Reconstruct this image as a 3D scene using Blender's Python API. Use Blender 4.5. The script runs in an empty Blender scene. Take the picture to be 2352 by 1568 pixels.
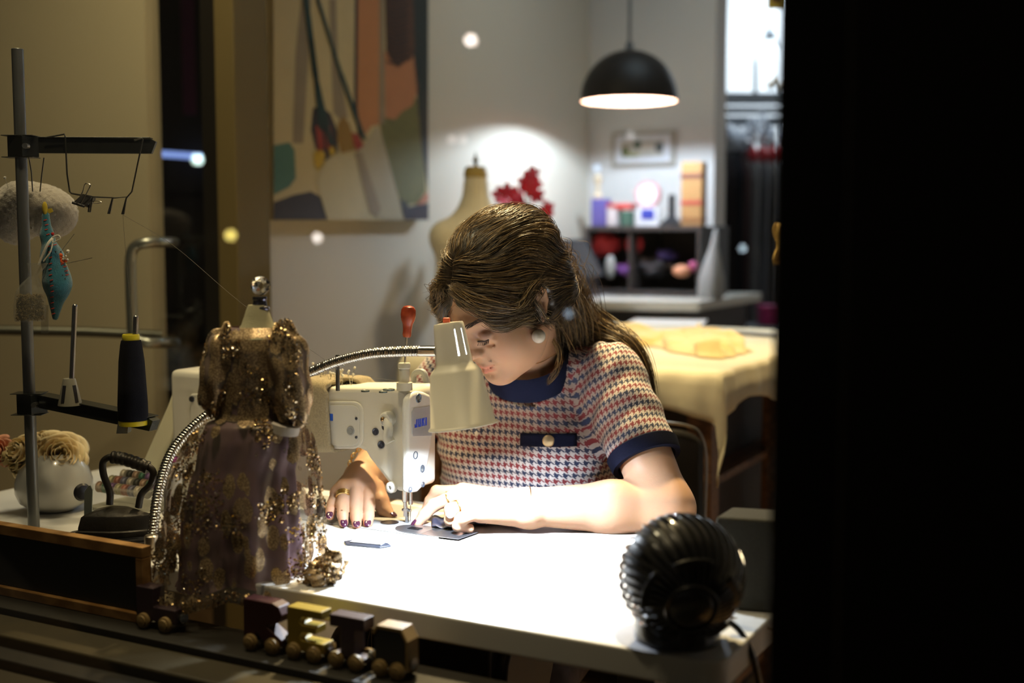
import bpy, bmesh, math, random
import numpy as np
from mathutils import Vector, Matrix
random.seed(7); rng = np.random.default_rng(7)
SC = bpy.context.scene; COL = SC.collection
# ---------------------------------------------------------------- camera geometry (2352 x 1568)
F = 2800.; HZ = 540.; PH = math.atan((784-HZ)/F); CZ = 1.28
def ray(px, py):
    x = (px-1176)/F; y = -(py-784)/F
    return np.array((x, math.cos(PH)+y*math.sin(PH), -math.sin(PH)+y*math.cos(PH)))
def at(px, py, Y):
    r = ray(px, py); return r*(Y/r[1])+np.array((0, 0, CZ))
def onz(px, py, z):
    r = ray(px, py); return r*((z-CZ)/r[2])+np.array((0, 0, CZ))
def onpl(px, py, p0, n):
    r = ray(px, py); o = np.array((0, 0, CZ)); return o+r*(np.dot(np.array(p0)-o, n)/np.dot(r, n))
TH = math.radians(28.29)
U = np.array((math.cos(TH), -math.sin(TH), 0.)); V = np.array((math.sin(TH), math.cos(TH), 0.)); Z = np.array((0, 0, 1.))
C0 = np.array((.2441, 1.3885, 0.))
def T(s, t, z): return C0+U*s+V*t+Z*z
RT = np.column_stack((U, V, Z)); TZ = .78
# ---------------------------------------------------------------- materials
def nd(nt, t, **k):
    n = nt.nodes.new(t)
    for a, b in k.items():
        if a.startswith('i_'): n.inputs[a[2:].replace('_', ' ')].default_value = b
        else: setattr(n, a, b)
    return n
MC = {}
def M(name, col, rough=.5, metal=0., var=.12, scale=40., bump=0., bscale=None, spec=.5, coat=0., trans=0., alpha=1., emit=None, es=0., sheen=0., sss=0., vcol=None, ior=1.45):
    if name in MC: return MC[name]
    m = bpy.data.materials.new(name); m.use_nodes = True; nt = m.node_tree; nt.nodes.clear()
    out = nd(nt, 'ShaderNodeOutputMaterial'); p = nd(nt, 'ShaderNodeBsdfPrincipled'); L = nt.links.new
    L(p.outputs[0], out.inputs[0])
    p.inputs['Roughness'].default_value = rough; p.inputs['Metallic'].default_value = metal
    p.inputs['Specular IOR Level'].default_value = spec; p.inputs['Coat Weight'].default_value = coat
    p.inputs['Transmission Weight'].default_value = trans; p.inputs['Alpha'].default_value = alpha
    p.inputs['Sheen Weight'].default_value = sheen; p.inputs['IOR'].default_value = ior
    if sss: p.inputs['Subsurface Weight'].default_value = sss; p.inputs['Subsurface Radius'].default_value = (.01, .004, .002); p.inputs['Subsurface Scale'].default_value = 1.
    tc = nd(nt, 'ShaderNodeTexCoord'); nz = nd(nt, 'ShaderNodeTexNoise'); nz.inputs['Scale'].default_value = scale; nz.inputs['Detail'].default_value = 4
    L(tc.outputs['Object'], nz.inputs['Vector'])
    mx = nd(nt, 'ShaderNodeMix', data_type='RGBA'); L(nz.outputs[0], mx.inputs[0])
    c = np.array(col[:3]); lo = np.clip(c*(1-var), 0, 1); hi = np.clip(c*(1+var), 0, 1)
    mx.inputs[6].default_value = (*lo, 1); mx.inputs[7].default_value = (*hi, 1)
    res = mx.outputs[2]
    if vcol:
        at_ = nd(nt, 'ShaderNodeVertexColor', layer_name=vcol); m2 = nd(nt, 'ShaderNodeMix', data_type='RGBA', blend_type='MULTIPLY'); m2.inputs[0].default_value = 1
        L(res, m2.inputs[6]); L(at_.outputs[0], m2.inputs[7]); res = m2.outputs[2]
    L(res, p.inputs['Base Color'])
    if bump:
        b = nd(nt, 'ShaderNodeBump'); b.inputs['Strength'].default_value = min(bump, 1); b.inputs['Distance'].default_value = .002
        n2 = nd(nt, 'ShaderNodeTexNoise'); n2.inputs['Scale'].default_value = bscale or scale*4; n2.inputs['Detail'].default_value = 3
        L(tc.outputs['Object'], n2.inputs['Vector']); L(n2.outputs[0], b.inputs['Height']); L(b.outputs[0], p.inputs['Normal'])
    if emit is not None:
        p.inputs['Emission Color'].default_value = (*emit, 1); p.inputs['Emission Strength'].default_value = es
    MC[name] = m; return m
def wood(name, c1, c2, rough=.5, scale=8):
    m = M(name, c1, rough); nt = m.node_tree; L = nt.links.new
    p = [n for n in nt.nodes if n.type == 'BSDF_PRINCIPLED'][0]
    tc = nd(nt, 'ShaderNodeTexCoord'); mp = nd(nt, 'ShaderNodeMapping'); mp.inputs['Scale'].default_value = (1, 8, 8)
    w = nd(nt, 'ShaderNodeTexWave'); w.inputs['Scale'].default_value = scale; w.inputs['Distortion'].default_value = 6; w.inputs['Detail'].default_value = 3
    cr = nd(nt, 'ShaderNodeValToRGB'); cr.color_ramp.elements[0].color = (*c1, 1); cr.color_ramp.elements[1].color = (*c2, 1)
    L(tc.outputs['Object'], mp.inputs[0]); L(mp.outputs[0], w.inputs[0]); L(w.outputs[0], cr.inputs[0]); L(cr.outputs[0], p.inputs['Base Color'])
    return m
# ---------------------------------------------------------------- geometry collector
def nrm(a): a = np.array(a, float); return a/max(np.linalg.norm(a), 1e-12)
def frame(d):
    d = nrm(d); r = np.array((0, 0, 1.)) if abs(d[2]) < .9 else np.array((1., 0, 0)); x = nrm(np.cross(r, d)); return x, np.cross(d, x), d
class G:
    def __init__(s): s.v = []; s.f = []; s.m = []; s.cm = 0; s.uv = None
    def add(s, vs, fs):
        o = len(s.v); s.v += [tuple(map(float, p)) for p in vs]; s.f += [tuple(i+o for i in f) for f in fs]; s.m += [s.cm]*len(fs); return s
    def box(s, c, d, R=None, taper=1.):
        R = np.eye(3) if R is None else R; c = np.array(c, float); vs = []
        for z in (-1, 1):
            k = taper if z > 0 else 1
            for x, y in ((-1, -1), (1, -1), (1, 1), (-1, 1)): vs.append(c+R@np.array((x*d[0]/2*k, y*d[1]/2*k, z*d[2]/2)))
        return s.add(vs, [(3, 2, 1, 0), (4, 5, 6, 7), (0, 1, 5, 4), (1, 2, 6, 5), (2, 3, 7, 6), (3, 0, 4, 7)])
    def cyl(s, a, b, ra, rb=None, n=20, caps=True):
        rb = ra if rb is None else rb; a = np.array(a, float); b = np.array(b, float); x, y, d = frame(b-a); vs = []
        for c, r in ((a, ra), (b, rb)):
            for i in range(n): t = 2*math.pi*i/n; vs.append(c+(x*math.cos(t)+y*math.sin(t))*r)
        fs = [(i, (i+1) % n, n+(i+1) % n, n+i) for i in range(n)]
        if caps: fs += [tuple(range(n-1, -1, -1)), tuple(range(n, 2*n))]
        return s.add(vs, fs)
    def lathe(s, prof, o, ax=(0, 0, 1), n=32, fn=None, caps=True, skip=None):
        o = np.array(o, float); x, y, d = frame(ax); vs = []; P = len(prof)
        for j, (r, h) in enumerate(prof):
            for i in range(n):
                t = 2*math.pi*i/n; rr = max(r, 1e-5)*(fn(t, j/(P-1)) if fn else 1); vs.append(o+(x*math.cos(t)+y*math.sin(t))*rr+d*h)
        fs = [(j*n+i, j*n+(i+1) % n, (j+1)*n+(i+1) % n, (j+1)*n+i) for j in range(P-1) for i in range(n) if not (skip and skip(i, j))]
        if caps: fs += [tuple(range(n-1, -1, -1)), tuple(range((P-1)*n, P*n))]
        return s.add(vs, fs)
    def tube(s, path, r, n=10, closed=False, rf=None, caps=True):
        path = [np.array(p, float) for p in path]; N = len(path); vs = []; px = None
        for k, p in enumerate(path):
            if closed: d = path[(k+1) % N]-path[k-1]
            else: d = path[min(k+1, N-1)]-path[max(k-1, 0)]
            d = nrm(d)
            if px is None: x, y, _ = frame(d)
            else: x = nrm(px-d*np.dot(px, d)); y = np.cross(d, x)
            px = x; rr = (rf(k/(N-1)) if rf else 1)*(r[k] if hasattr(r, '__len__') else r)
            for i in range(n): t = 2*math.pi*i/n; vs.append(p+(x*math.cos(t)+y*math.sin(t))*rr)
        m = N if closed else N-1
        fs = [(k*n+i, k*n+(i+1) % n, ((k+1) % N)*n+(i+1) % n, ((k+1) % N)*n+i) for k in range(m) for i in range(n)]
        if caps and not closed: fs += [tuple(range(n-1, -1, -1)), tuple(range((N-1)*n, N*n))]
        return s.add(vs, fs)
    def prism(s, poly, d, front=True):          # poly: list of 3d points (planar), extruded along vector d
        n = len(poly); d = np.array(d, float); vs = [np.array(p, float) for p in poly]; vs += [p+d for p in vs[:n]]
        nn = np.zeros(3)
        for i in range(n): nn += np.cross(vs[i], vs[(i+1) % n])
        fl = np.dot(nn, d) > 0
        fs = [tuple(range(n-1, -1, -1)) if fl else tuple(range(n)), tuple(range(n, 2*n)) if fl else tuple(range(2*n-1, n-1, -1))]
        for i in range(n): q = (i, (i+1) % n, n+(i+1) % n, n+i); fs.append(q if fl else q[::-1])
        return s.add(vs, fs)
    def sph(s, c, r, n=16, R=None):
        r = np.array((r, r, r) if np.isscalar(r) else r, float); R = np.eye(3) if R is None else R; c = np.array(c, float)
        vs = []; m = n//2
        for j in range(1, m):
            a = math.pi*j/m
            for i in range(n): t = 2*math.pi*i/n; vs.append(c+R@(np.array((math.sin(a)*math.cos(t), math.sin(a)*math.sin(t), math.cos(a)))*r))
        vs += [c+R@(np.array((0, 0, 1.))*r), c-R@(np.array((0, 0, 1.))*r)]; K = len(vs)
        fs = [(j*n+i, (j+1)*n+i, (j+1)*n+(i+1) % n, j*n+(i+1) % n) for j in range(m-2) for i in range(n)]
        fs += [(K-2, i, (i+1) % n) for i in range(n)]+[(K-1, (m-2)*n+(i+1) % n, (m-2)*n+i) for i in range(n)]
        return s.add(vs, fs)
    def grid(s, fn, nu, nv, wrap=False):
        vs = [fn(i/(nu if wrap else nu-1), j/(nv-1)) for j in range(nv) for i in range(nu)]
        m = nu if wrap else nu-1
        return s.add(vs, [(j*nu+i, j*nu+(i+1) % nu, (j+1)*nu+(i+1) % nu, (j+1)*nu+i) for j in range(nv-1) for i in range(m)])
MAT = {}
def mk(name, me, mats, parent, verts_world, smooth, bevel, solid, sub, ang=35):
    if parent is not None:
        root = parent
        while root.parent: root = root.parent
        Mi = MAT[root.name]
    else:
        c = verts_world.mean(0); c[2] = verts_world[:, 2].min(); Mi = Matrix.Translation(Vector(-c))
    A = np.array(Mi); w = verts_world@A[:3, :3].T+A[:3, 3]
    me.vertices.foreach_set('co', w.astype(np.float32).ravel()); me.update()
    for m in (mats if isinstance(mats, (list, tuple)) else [mats]): me.materials.append(m)
    o = bpy.data.objects.new(name, me); COL.objects.link(o)
    if parent is None: o.location = tuple(c); MAT[o.name] = Mi
    else: o.parent = parent
    if smooth:
        me.polygons.foreach_set('use_smooth', [True]*len(me.polygons))
        if ang < 180: me.set_sharp_from_angle(angle=math.radians(ang))
    if solid: q = o.modifiers.new('s', 'SOLIDIFY'); q.thickness = solid; q.offset = 0
    if bevel: q = o.modifiers.new('b', 'BEVEL'); q.width = bevel; q.segments = 3; q.limit_method = 'ANGLE'; q.angle_limit = math.radians(40); q.harden_normals = False
    if sub: q = o.modifiers.new('u', 'SUBSURF'); q.levels = sub; q.render_levels = sub
    return o
def obj(name, g, mat, parent=None, smooth=True, bevel=0, solid=0, sub=0, ang=35, **tg):
    me = bpy.data.meshes.new(name); me.from_pydata(g.v, [], g.f)
    if isinstance(mat, (list, tuple)): me.polygons.foreach_set('material_index', g.m)
    o = mk(name, me, mat, parent, np.array(g.v), smooth, bevel, solid, sub, ang)
    if tg: tag(o, **tg)
    return o
def tag(o, label=None, cat=None, group=None, kind=None):
    if label: o['label'] = label
    if cat: o['category'] = cat
    if group: o['group'] = group
    if kind: o['kind'] = kind
    return o
def thing(name, label, cat, loc, rotz=0., group=None):
    o = bpy.data.objects.new(name, None); COL.objects.link(o); o.location = tuple(map(float, loc)); o.rotation_euler = (0, 0, rotz); o.empty_display_size = .05
    MAT[o.name] = (Matrix.Translation(Vector(tuple(map(float, loc))))@Matrix.Rotation(rotz, 4, 'Z')).inverted()
    return tag(o, label, cat, group)
def catmull(pts, n):
    P = [np.array(p, float) for p in pts]; P = [2*P[0]-P[1]]+P+[2*P[-1]-P[-2]]; out = []
    for i in range(1, len(P)-2):
        for k in range(n):
            t = k/n; a, b, c, d = P[i-1:i+3]
            out.append(.5*((2*b)+(-a+c)*t+(2*a-5*b+4*c-d)*t*t+(-a+3*b-3*c+d)*t**3))
    out.append(P[-2]); return out
def area(name, loc, target, size, power, col, spread=None, shape='DISK'):
    l = bpy.data.lights.new(name, 'AREA'); l.shape = shape; l.size = size; l.energy = power; l.color = col
    if spread: l.spread = math.radians(spread)
    o = bpy.data.objects.new(name, l); COL.objects.link(o); o.location = tuple(map(float, loc))
    d = Vector(tuple(map(float, np.array(target, float)-np.array(loc, float)))); o.rotation_euler = d.to_track_quat('-Z', 'Y').to_euler(); return o
def point(name, loc, power, col, r=.03):
    l = bpy.data.lights.new(name, 'POINT'); l.energy = power; l.color = col; l.shadow_soft_size = r
    o = bpy.data.objects.new(name, l); COL.objects.link(o); o.location = tuple(map(float, loc)); return o
# ---------------------------------------------------------------- signed distance modelling
class SDF:
    def __init__(s): s.p = []
    def cap(s, a, b, ra, rb=None, k=.01, neg=False):
        a = np.array(a, float); b = np.array(b, float); rb = ra if rb is None else rb
        s.p.append(('c', a, b, ra, rb, k, neg, (a+b)/2, np.linalg.norm(b-a)/2+max(ra, rb))); return s
    def ell(s, c, r, R=None, k=.01, neg=False):
        c = np.array(c, float); r = np.array(r, float); R = np.eye(3) if R is None else R
        s.p.append(('e', c, r, R, None, k, neg, c, r.max())); return s
    def chain(s, pts, rs, k=.004):
        for i in range(len(pts)-1): s.cap(pts[i], pts[i+1], rs[i], rs[i+1], k)
        return s
    @staticmethod
    def one(q, P):
        if q[0] == 'c':
            ab = q[2]-q[1]; t = np.clip(((P-q[1])@ab)/max(ab@ab, 1e-12), 0, 1)
            return np.linalg.norm(P-q[1]-t[:, None]*ab, axis=1)-(q[3]+(q[4]-q[3])*t)
        L = (P-q[1])@q[3]; k0 = np.linalg.norm(L/q[2], axis=1); k1 = np.linalg.norm(L/q[2]**2, axis=1)
        return k0*(k0-1)/np.maximum(k1, 1e-9)
    def ev(s, P, ps=None):
        d = np.full(len(P), 1.)
        for q in (s.p if ps is None else ps):
            e = s.one(q, P); k = q[5]
            if q[6]:
                h = np.clip(.5-.5*(d+e)/k, 0, 1); d = d*(1-h)-e*h+k*h*(1-h)
            else:
                h = np.clip(.5+.5*(d-e)/k, 0, 1); d = d*(1-h)+e*h-k*h*(1-h)
        return d
    def mesh(s, h, post=None, B=12):
        lo = np.min([q[7]-q[8] for q in s.p if not q[6]], 0)-.03; hi = np.max([q[7]+q[8] for q in s.p if not q[6]], 0)+.03
        nb = np.ceil((hi-lo)/(h*B)).astype(int); N = (nb*B+2); cid = []; cp = []; qd = []
        st = np.array((1, N[0], N[0]*N[1]))
        g = np.arange(B+1); gx, gy, gz = np.meshgrid(g, g, g, indexing='ij'); I = np.stack((gx.ravel(), gy.ravel(), gz.ravel()), 1)
        rad = h*B*.9; E = lambda P, ps: (post(s.ev(P, ps), P) if post else s.ev(P, ps))
        ctr = [lo+(np.array((i, j, k))+.5)*h*B for i in range(nb[0]) for j in range(nb[1]) for k in range(nb[2])]
        idx = [(i, j, k) for i in range(nb[0]) for j in range(nb[1]) for k in range(nb[2])]
        ca = np.array(ctr); dist = np.array([np.linalg.norm(ca-q[7], axis=1)-q[8] for q in s.p]).T
        for bi, (i0, c) in enumerate(zip(idx, ctr)):
            ps = [q for q, dd in zip(s.p, dist[bi]) if dd < rad+.035+ (q[5] if not q[6] else q[5])]
            if not [q for q in ps if not q[6]]: continue
            b0 = np.array(i0)*B; W = lo+(b0+I)*h; D = E(W, ps).reshape(B+1, B+1, B+1); sg = D < 0
            if sg.all() or not sg.any(): continue
            n = sum(sg[a:B+a, b:B+b, c_:B+c_].astype(int) for a in (0, 1) for b in (0, 1) for c_ in (0, 1)); cc = np.argwhere((n > 0) & (n < 8))
            P = lo+(b0+cc+.5)*h
            for _ in range(3):
                d0 = E(P, ps); e = h*.3; gr = np.stack([E(P+np.eye(3)[a]*e, ps)-d0 for a in range(3)], 1)/e
                st_ = -d0[:, None]*gr/np.maximum((gr**2).sum(1), .2)[:, None]; ln = np.linalg.norm(st_, axis=1, keepdims=True); P = P+st_*np.minimum(1, h*.8/np.maximum(ln, 1e-9))
            cid.append((b0+cc)@st); cp.append(P)
            for ax in range(3):
                sl0 = [slice(0, B)]*3; sl1 = list(sl0); sl1[ax] = slice(1, B+1)
                a = sg[tuple(sl0)]; b = sg[tuple(sl1)]; ed = np.argwhere(a != b)
                if not len(ed): continue
                gid = (b0+ed)@st; u_, v_ = st[(ax+1) % 3], st[(ax+2) % 3]
                q4 = np.stack((gid, gid-u_, gid-u_-v_, gid-v_), 1); fl = a[tuple(ed.T)]; q4[~fl] = q4[~fl][:, ::-1]; qd.append(q4)
        cid = np.concatenate(cid); cp = np.concatenate(cp); qd = np.concatenate(qd)
        o = np.argsort(cid); cid = cid[o]; cp = cp[o]
        j = np.searchsorted(cid, qd); j[j >= len(cid)] = 0; ok = (cid[j] == qd).all(1)
        return cp, j[ok]
def sobj(name, P, Q, mat, parent, ang=180):
    me = bpy.data.meshes.new(name); me.vertices.add(len(P)); me.loops.add(len(Q)*4); me.polygons.add(len(Q))
    me.loops.foreach_set('vertex_index', Q.astype(np.int32).ravel()); me.polygons.foreach_set('loop_start', np.arange(len(Q), dtype=np.int32)*4)
    me.vertices.foreach_set('co', P.astype(np.float32).ravel()); me.update(calc_edges=True)
    return mk(name, me, mat, parent, P, True, 0, 0, 0, ang)
def vcolor(o, cols):
    a = o.data.color_attributes.new('Col', 'FLOAT_COLOR', 'POINT'); c = np.ones((len(cols), 4), np.float32); c[:, :3] = cols; a.data.foreach_set('color', c.ravel())
def text_pts(): pass
# ================================================================= ROOM
wallm = M('warm_wall_paint', (.64, .59, .49), .85, var=.03, scale=3, bump=.15, bscale=300)
wallc = M('cool_wall_paint', (.66, .64, .61), .85, var=.03, scale=3, bump=.15, bscale=300)
dark = M('dark_bronze_metal', (.012, .010, .008), .45, .3)
def quadwall(name, a, b, z0, z1, mat, th=.08, n=None):
    a = np.array(a, float); b = np.array(b, float); d = nrm(b-a); nn = np.array((-d[1], d[0], 0)) if n is None else n
    g = G(); g.prism([(a[0], a[1], z0), (b[0], b[1], z0), (b[0], b[1], z1), (a[0], a[1], z1)], nn*th); return obj(name, g, mat, smooth=False, kind='structure')
PX0 = np.array((.030, 4.66, 0.))                       # a point of the left wall; it runs along V
def wl(px, py): return onpl(px, py, PX0, U)
A0 = wl(612, 540); A1 = wl(1352, 540)
CEIL = 2.75
quadwall('wall_left', A0*(1, 1, 0), A1*(1, 1, 0), 0, CEIL, wallm, .08, -U)
B0 = A1*(1, 1, 0)
def wb(px, py, o=0.): return onpl(px, py, B0-V*o, V)
B1 = wb(1638, 540)*(1, 1, 0)
quadwall('wall_back', B0-U*.08, B1, 0, CEIL, wallc, .14, V)
# bright back room behind the opening
Rr0 = at(1500, 540, 7.2)*(1, 1, 0)
quadwall('wall_backroom', Rr0-U*1.0, Rr0+U*3., 0, CEIL, M('white_paint', (.82, .84, .86), .8, var=.02, scale=3), .08, V)
quadwall('wall_partition', B1+V*.14-U*.03, at(1636, 540, 7.1)*(1, 1, 0), 0, CEIL, wallc, .08, -U)
quadwall('wall_right', T(1.25, .2, 0), T(1.25, 7., 0), 0, CEIL, wallc, .08, U)
# left entrance
Ew = at(345, 540, 3.25)*(1, 1, 0)
quadwall('wall_entrance', Ew-U*1.6, Ew, 0, CEIL, M('beige_wall', (.50, .44, .29), .85, var=.03, scale=2, bump=.1, bscale=200), .05, V)
colm = M('brown_column_paint', (.135, .10, .035), .6, var=.05, scale=4)
c0 = at(545, 540, 3.0)*(1, 1, 0); c1 = onpl(622, 540, c0, U)*(1, 1, 0); cL = onpl(500, 540, c0, V)*(1, 1, 0)
g = G(); g.prism([cL, c0, c1, c1+cL-c0], (0, 0, CEIL)); obj('column', g, colm, smooth=False, bevel=.004, kind='structure')
dl = onpl(462, 540, c0, V)*(1, 1, 0); g = G(); g.prism([dl+V*.01, cL-U*.002+V*.01, cL-U*.002+V*.06, dl+V*.06], (0, 0, CEIL)); obj('door_1', g, M('dark_door_frame', (.012, .010, .007), .4, var=.1), smooth=False, bevel=.003, kind='structure')
# dark vestibule behind the stile
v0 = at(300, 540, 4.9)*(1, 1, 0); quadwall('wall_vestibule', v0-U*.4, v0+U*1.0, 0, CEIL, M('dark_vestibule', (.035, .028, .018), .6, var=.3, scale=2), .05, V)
g = G(); g.prism([(-3.2, .9, 0), (3.2, .9, 0), (3.2, 9, 0), (-3.2, 9, 0)], (0, 0, -.05)); obj('floor', g, wood('oak_floor', (.34, .20, .09), (.52, .33, .16), .4, 3), smooth=False, kind='structure')
g = G(); g.prism([(-3.2, .9, CEIL), (3.2, .9, CEIL), (3.2, 9, CEIL), (-3.2, 9, CEIL)], (0, 0, .05)); obj('ceiling', g, M('ceiling_white', (.6, .58, .54), .9), smooth=False, kind='structure')
g = G(); g.prism([(-9, .88, 0), (6, .88, 0), (6, -9, 0), (-9, -9, 0)], (0, 0, -.05)); obj('pavement', g, M('asphalt', (.02, .02, .02), .9, var=.3), smooth=False, kind='structure')
# shop front: sill, glass, mullion
sillm = M('sill_brown', (.05, .04, .02), .5, var=.2, scale=20, bump=.1)
blk = M('sill_track_black', (.012, .011, .01), .5)
def tbox(name, s0, s1, t0, t1, z0, z1, mat, **k):
    g = G(); g.box(T((s0+s1)/2, (t0+t1)/2, (z0+z1)/2), (s1-s0, t1-t0, z1-z0), RT); return obj(name, g, mat, smooth=False, **k)
tbox('trim_1', -2.2, .9, -.105, -.012, .66, .714, M('sill_ledge', (.02, .017, .012), .55, var=.3), bevel=.002, kind='structure')
tbox('trim_2', -2.2, .9, -.175, -.107, .66, .705, sillm, bevel=.004, kind='structure')
tbox('trim_3', -2.2, .9, -.215, -.177, .62, .690, blk, bevel=.003, kind='structure')
tbox('trim_4', -2.2, .9, -.36, -.217, .60, .678, M('outer_sill', (.028, .022, .012), .5, var=.2), bevel=.006, kind='structure')
tbox('wall_front', -2.2, .9, -.34, -.03, .0, .60, blk, kind='structure')
tbox('door_2', .1515, .60, -.335, -.255, .55, CEIL, M('dark_mullion', (.006, .005, .004), .5, var=.1), bevel=.004, kind='structure')
tbox('door_3', .215, .60, -.36, -.3355, .55, CEIL, M('dark_mullion_cover', (.011, .008, .005), .5, var=.1), bevel=.004, kind='structure')
def glassm():
    m = bpy.data.materials.new('window_glass'); m.use_nodes = True; nt = m.node_tree; nt.nodes.clear(); L = nt.links.new
    o = nd(nt, 'ShaderNodeOutputMaterial'); mx = nd(nt, 'ShaderNodeMixShader'); t = nd(nt, 'ShaderNodeBsdfTransparent'); gl = nd(nt, 'ShaderNodeBsdfGlossy'); fr = nd(nt, 'ShaderNodeFresnel'); ge = nd(nt, 'ShaderNodeNewGeometry'); mr = nd(nt, 'ShaderNodeMapRange'); mr.inputs[3].default_value = 1.5; mr.inputs[4].default_value = 1/1.5; L(ge.outputs['Backfacing'], mr.inputs[0]); L(mr.outputs[0], fr.inputs[0])
    gl.inputs['Roughness'].default_value = .0; L(fr.outputs[0], mx.inputs[0]); L(t.outputs[0], mx.inputs[1]); L(gl.outputs[0], mx.inputs[2]); L(mx.outputs[0], o.inputs[0]); return m
GL = glassm()
tbox('window_1', -2.2, .1515, -.290, -.284, .678, CEIL, GL, kind='structure')
# lamps of the street, seen mirrored in the pane
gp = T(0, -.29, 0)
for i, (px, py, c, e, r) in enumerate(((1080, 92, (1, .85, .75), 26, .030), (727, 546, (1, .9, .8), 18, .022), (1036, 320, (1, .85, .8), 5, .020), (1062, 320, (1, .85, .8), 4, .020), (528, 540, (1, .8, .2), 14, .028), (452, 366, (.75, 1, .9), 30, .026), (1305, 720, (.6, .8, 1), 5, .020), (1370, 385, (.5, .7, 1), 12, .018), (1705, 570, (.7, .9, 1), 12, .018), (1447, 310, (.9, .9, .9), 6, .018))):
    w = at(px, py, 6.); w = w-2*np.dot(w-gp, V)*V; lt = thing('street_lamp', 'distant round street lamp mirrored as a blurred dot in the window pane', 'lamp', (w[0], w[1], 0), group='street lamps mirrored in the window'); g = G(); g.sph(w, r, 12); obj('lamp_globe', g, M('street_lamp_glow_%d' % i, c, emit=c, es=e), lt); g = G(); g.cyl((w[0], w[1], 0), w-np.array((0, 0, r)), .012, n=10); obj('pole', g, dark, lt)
# ---------------------------------------------------------------- door pulls
steel = M('brushed_steel', (.30, .31, .27), .35, .9, var=.05); chrome = M('chrome', (.75, .75, .74), .12, 1., var=.03)
def at2(px, py, Y): return at(px, py, Y)
g = G(); Yh = 2.75
g.tube(catmull([at(402, 557, 3.26), at(390, 556, Yh+.12), at(372, 556, Yh+.03), at(340, 557, Yh), at(312, 565, Yh), at(301, 588, Yh), at(300, 640, Yh), at(303, 720, Yh), at(306, 765, Yh), at(320, 782, Yh), at(345, 787, Yh), at(375, 787, Yh+.03), at(390, 787, Yh+.12), at(405, 787, 3.26)], 6), .0125, 14)
obj('door_pull', g, steel, label='curved steel D-shaped pull handle on the dark door stile', cat='handle')
g = G(); g.tube([at(-60, 757, 2.9), at(200, 762, 2.95), at(372, 770, 3.0)], .012, 14); obj('push_bar', g, M('dark_steel', (.09, .09, .07), .4, .8), label='horizontal dark metal bar across the beige wall at left', cat='bar')
# dark sheets of the door
p_ = [at(345, 540, 3.27)*(1, 1, 0), at(500, 540, 3.3)*(1, 1, 0)]
g = G(); g.prism([(p_[0][0], p_[0][1], 0), (p_[1][0], p_[1][1], 0), (p_[1][0], p_[1][1], CEIL), (p_[0][0], p_[0][1], CEIL)], V*.008); obj('window_2', g, GL, smooth=False, kind='structure')
g = G(); g.tube([at(352, 352, 4.70), at(497, 362, 4.62)], .012, 12); t_ = obj('reflection_strip', g, M('reflection_glow', (.3, .45, 1), emit=(.30, .45, 1.), es=.9), label='bluish glowing strip imitating a light reflected in the dark door glass', cat='light')  # glowing strip added in place of a light reflected in the glass
g = G(); g.box(at(432, 60, 4.4), (.045, .02, .62)); obj('hanging_banner', g, M('purple_cloth', (.22, .04, .20), .8), label='narrow purple banner hanging in the dark doorway', cat='banner')
g = G(); g.sph(at(425, 775, 4.5), (.05, .05, .07), 16); g.sph(at(470, 830, 4.5), (.09, .08, .06), 16); obj('straw_sack', g, M('tan_cloth', (.30, .22, .12), .8), label='blurred tan bundle low in the dark doorway', cat='sack')
# ---------------------------------------------------------------- painting
pt = thing('painting', 'large canvas with paint brushes, orange panel and green foliage on the side wall', 'painting', wl(792, 250)*(1, 1, 0)+(0, 0, 1.32))
cv = M('canvas', (.52, .43, .24), .8, var=.06, scale=12)
pal = dict(bg=(.52, .43, .24), gr=(.26, .21, .14), tl=(.07, .17, .14), dk=(.035, .03, .035), org=(.46, .20, .08), org2=(.44, .19, .09), brn=(.09, .045, .03), dg=(.025, .035, .035), ol=(.14, .14, .05), cr=(.50, .44, .28), cr2=(.40, .35, .24), nv=(.03, .03, .045), rd=(.28, .04, .03), yl=(.50, .33, .03), och=(.26, .15, .03), st=(.015, .045, .045), cor=(.5, .2, .12))
cn = list(pal); cm = [M('paint_'+k, pal[k], .7, var=.22 if k in ('ol', 'brn') else .08, scale=60 if k in ('ol', 'brn') else 14) for k in cn]
g = G(); P4 = [wl(604, 505), wl(961, 505), wl(961, -160), wl(604, -160)]
g.prism([p+U*.006 for p in P4], U*.030); obj('canvas', g, cv, pt, smooth=False, bevel=.002)
g = G()
def art(k, pts, lay=1):
    g.cm = cn.index(k); g.prism([wl(x, y)+U*(.036+.0006*lay) for x, y in pts], U*.0006)
art('bg', [(604, 505), (961, 505), (961, -160), (604, -160)], 0)
art('gr', [(648, 330), (655, 120), (668, 0), (690, 0), (684, 130), (672, 330)]); art('gr', [(732, 0), (748, 0), (752, 150), (776, 270), (760, 280), (742, 260)])
art('tl', [(604, 335), (640, 328), (652, 345), (655, 410), (640, 430), (604, 448)]); art('dk', [(604, 465), (650, 448), (690, 440), (712, 452), (730, 505), (604, 505)])
art('dk', [(793, -160), (799, -160), (797, 250), (806, 310), (800, 318), (790, 250)], 2)
art('org', [(799, -160), (857, -160), (857, 285), (830, 290), (815, 312), (804, 300), (798, 250)]); art('gr', [(849, -160), (858, -160), (860, 285), (848, 285)], 2)
art('ol', [(848, 280), (935, 225), (950, 330), (955, 440), (935, 468), (900, 470), (868, 380)]); art('dg', [(920, -160), (961, -160), (961, 440), (945, 330), (934, 200), (926, 120)], 2)
art('org2', [(859, 120), (930, 130), (940, 200), (925, 243), (900, 258), (885, 276), (862, 272)], 2); art('brn', [(857, -160), (921, -160), (930, 120), (920, 140), (905, 142), (893, 157), (880, 150), (864, 118)], 3)
art('dg', [(895, 455), (915, 468), (920, 505), (905, 505)], 2)
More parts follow.
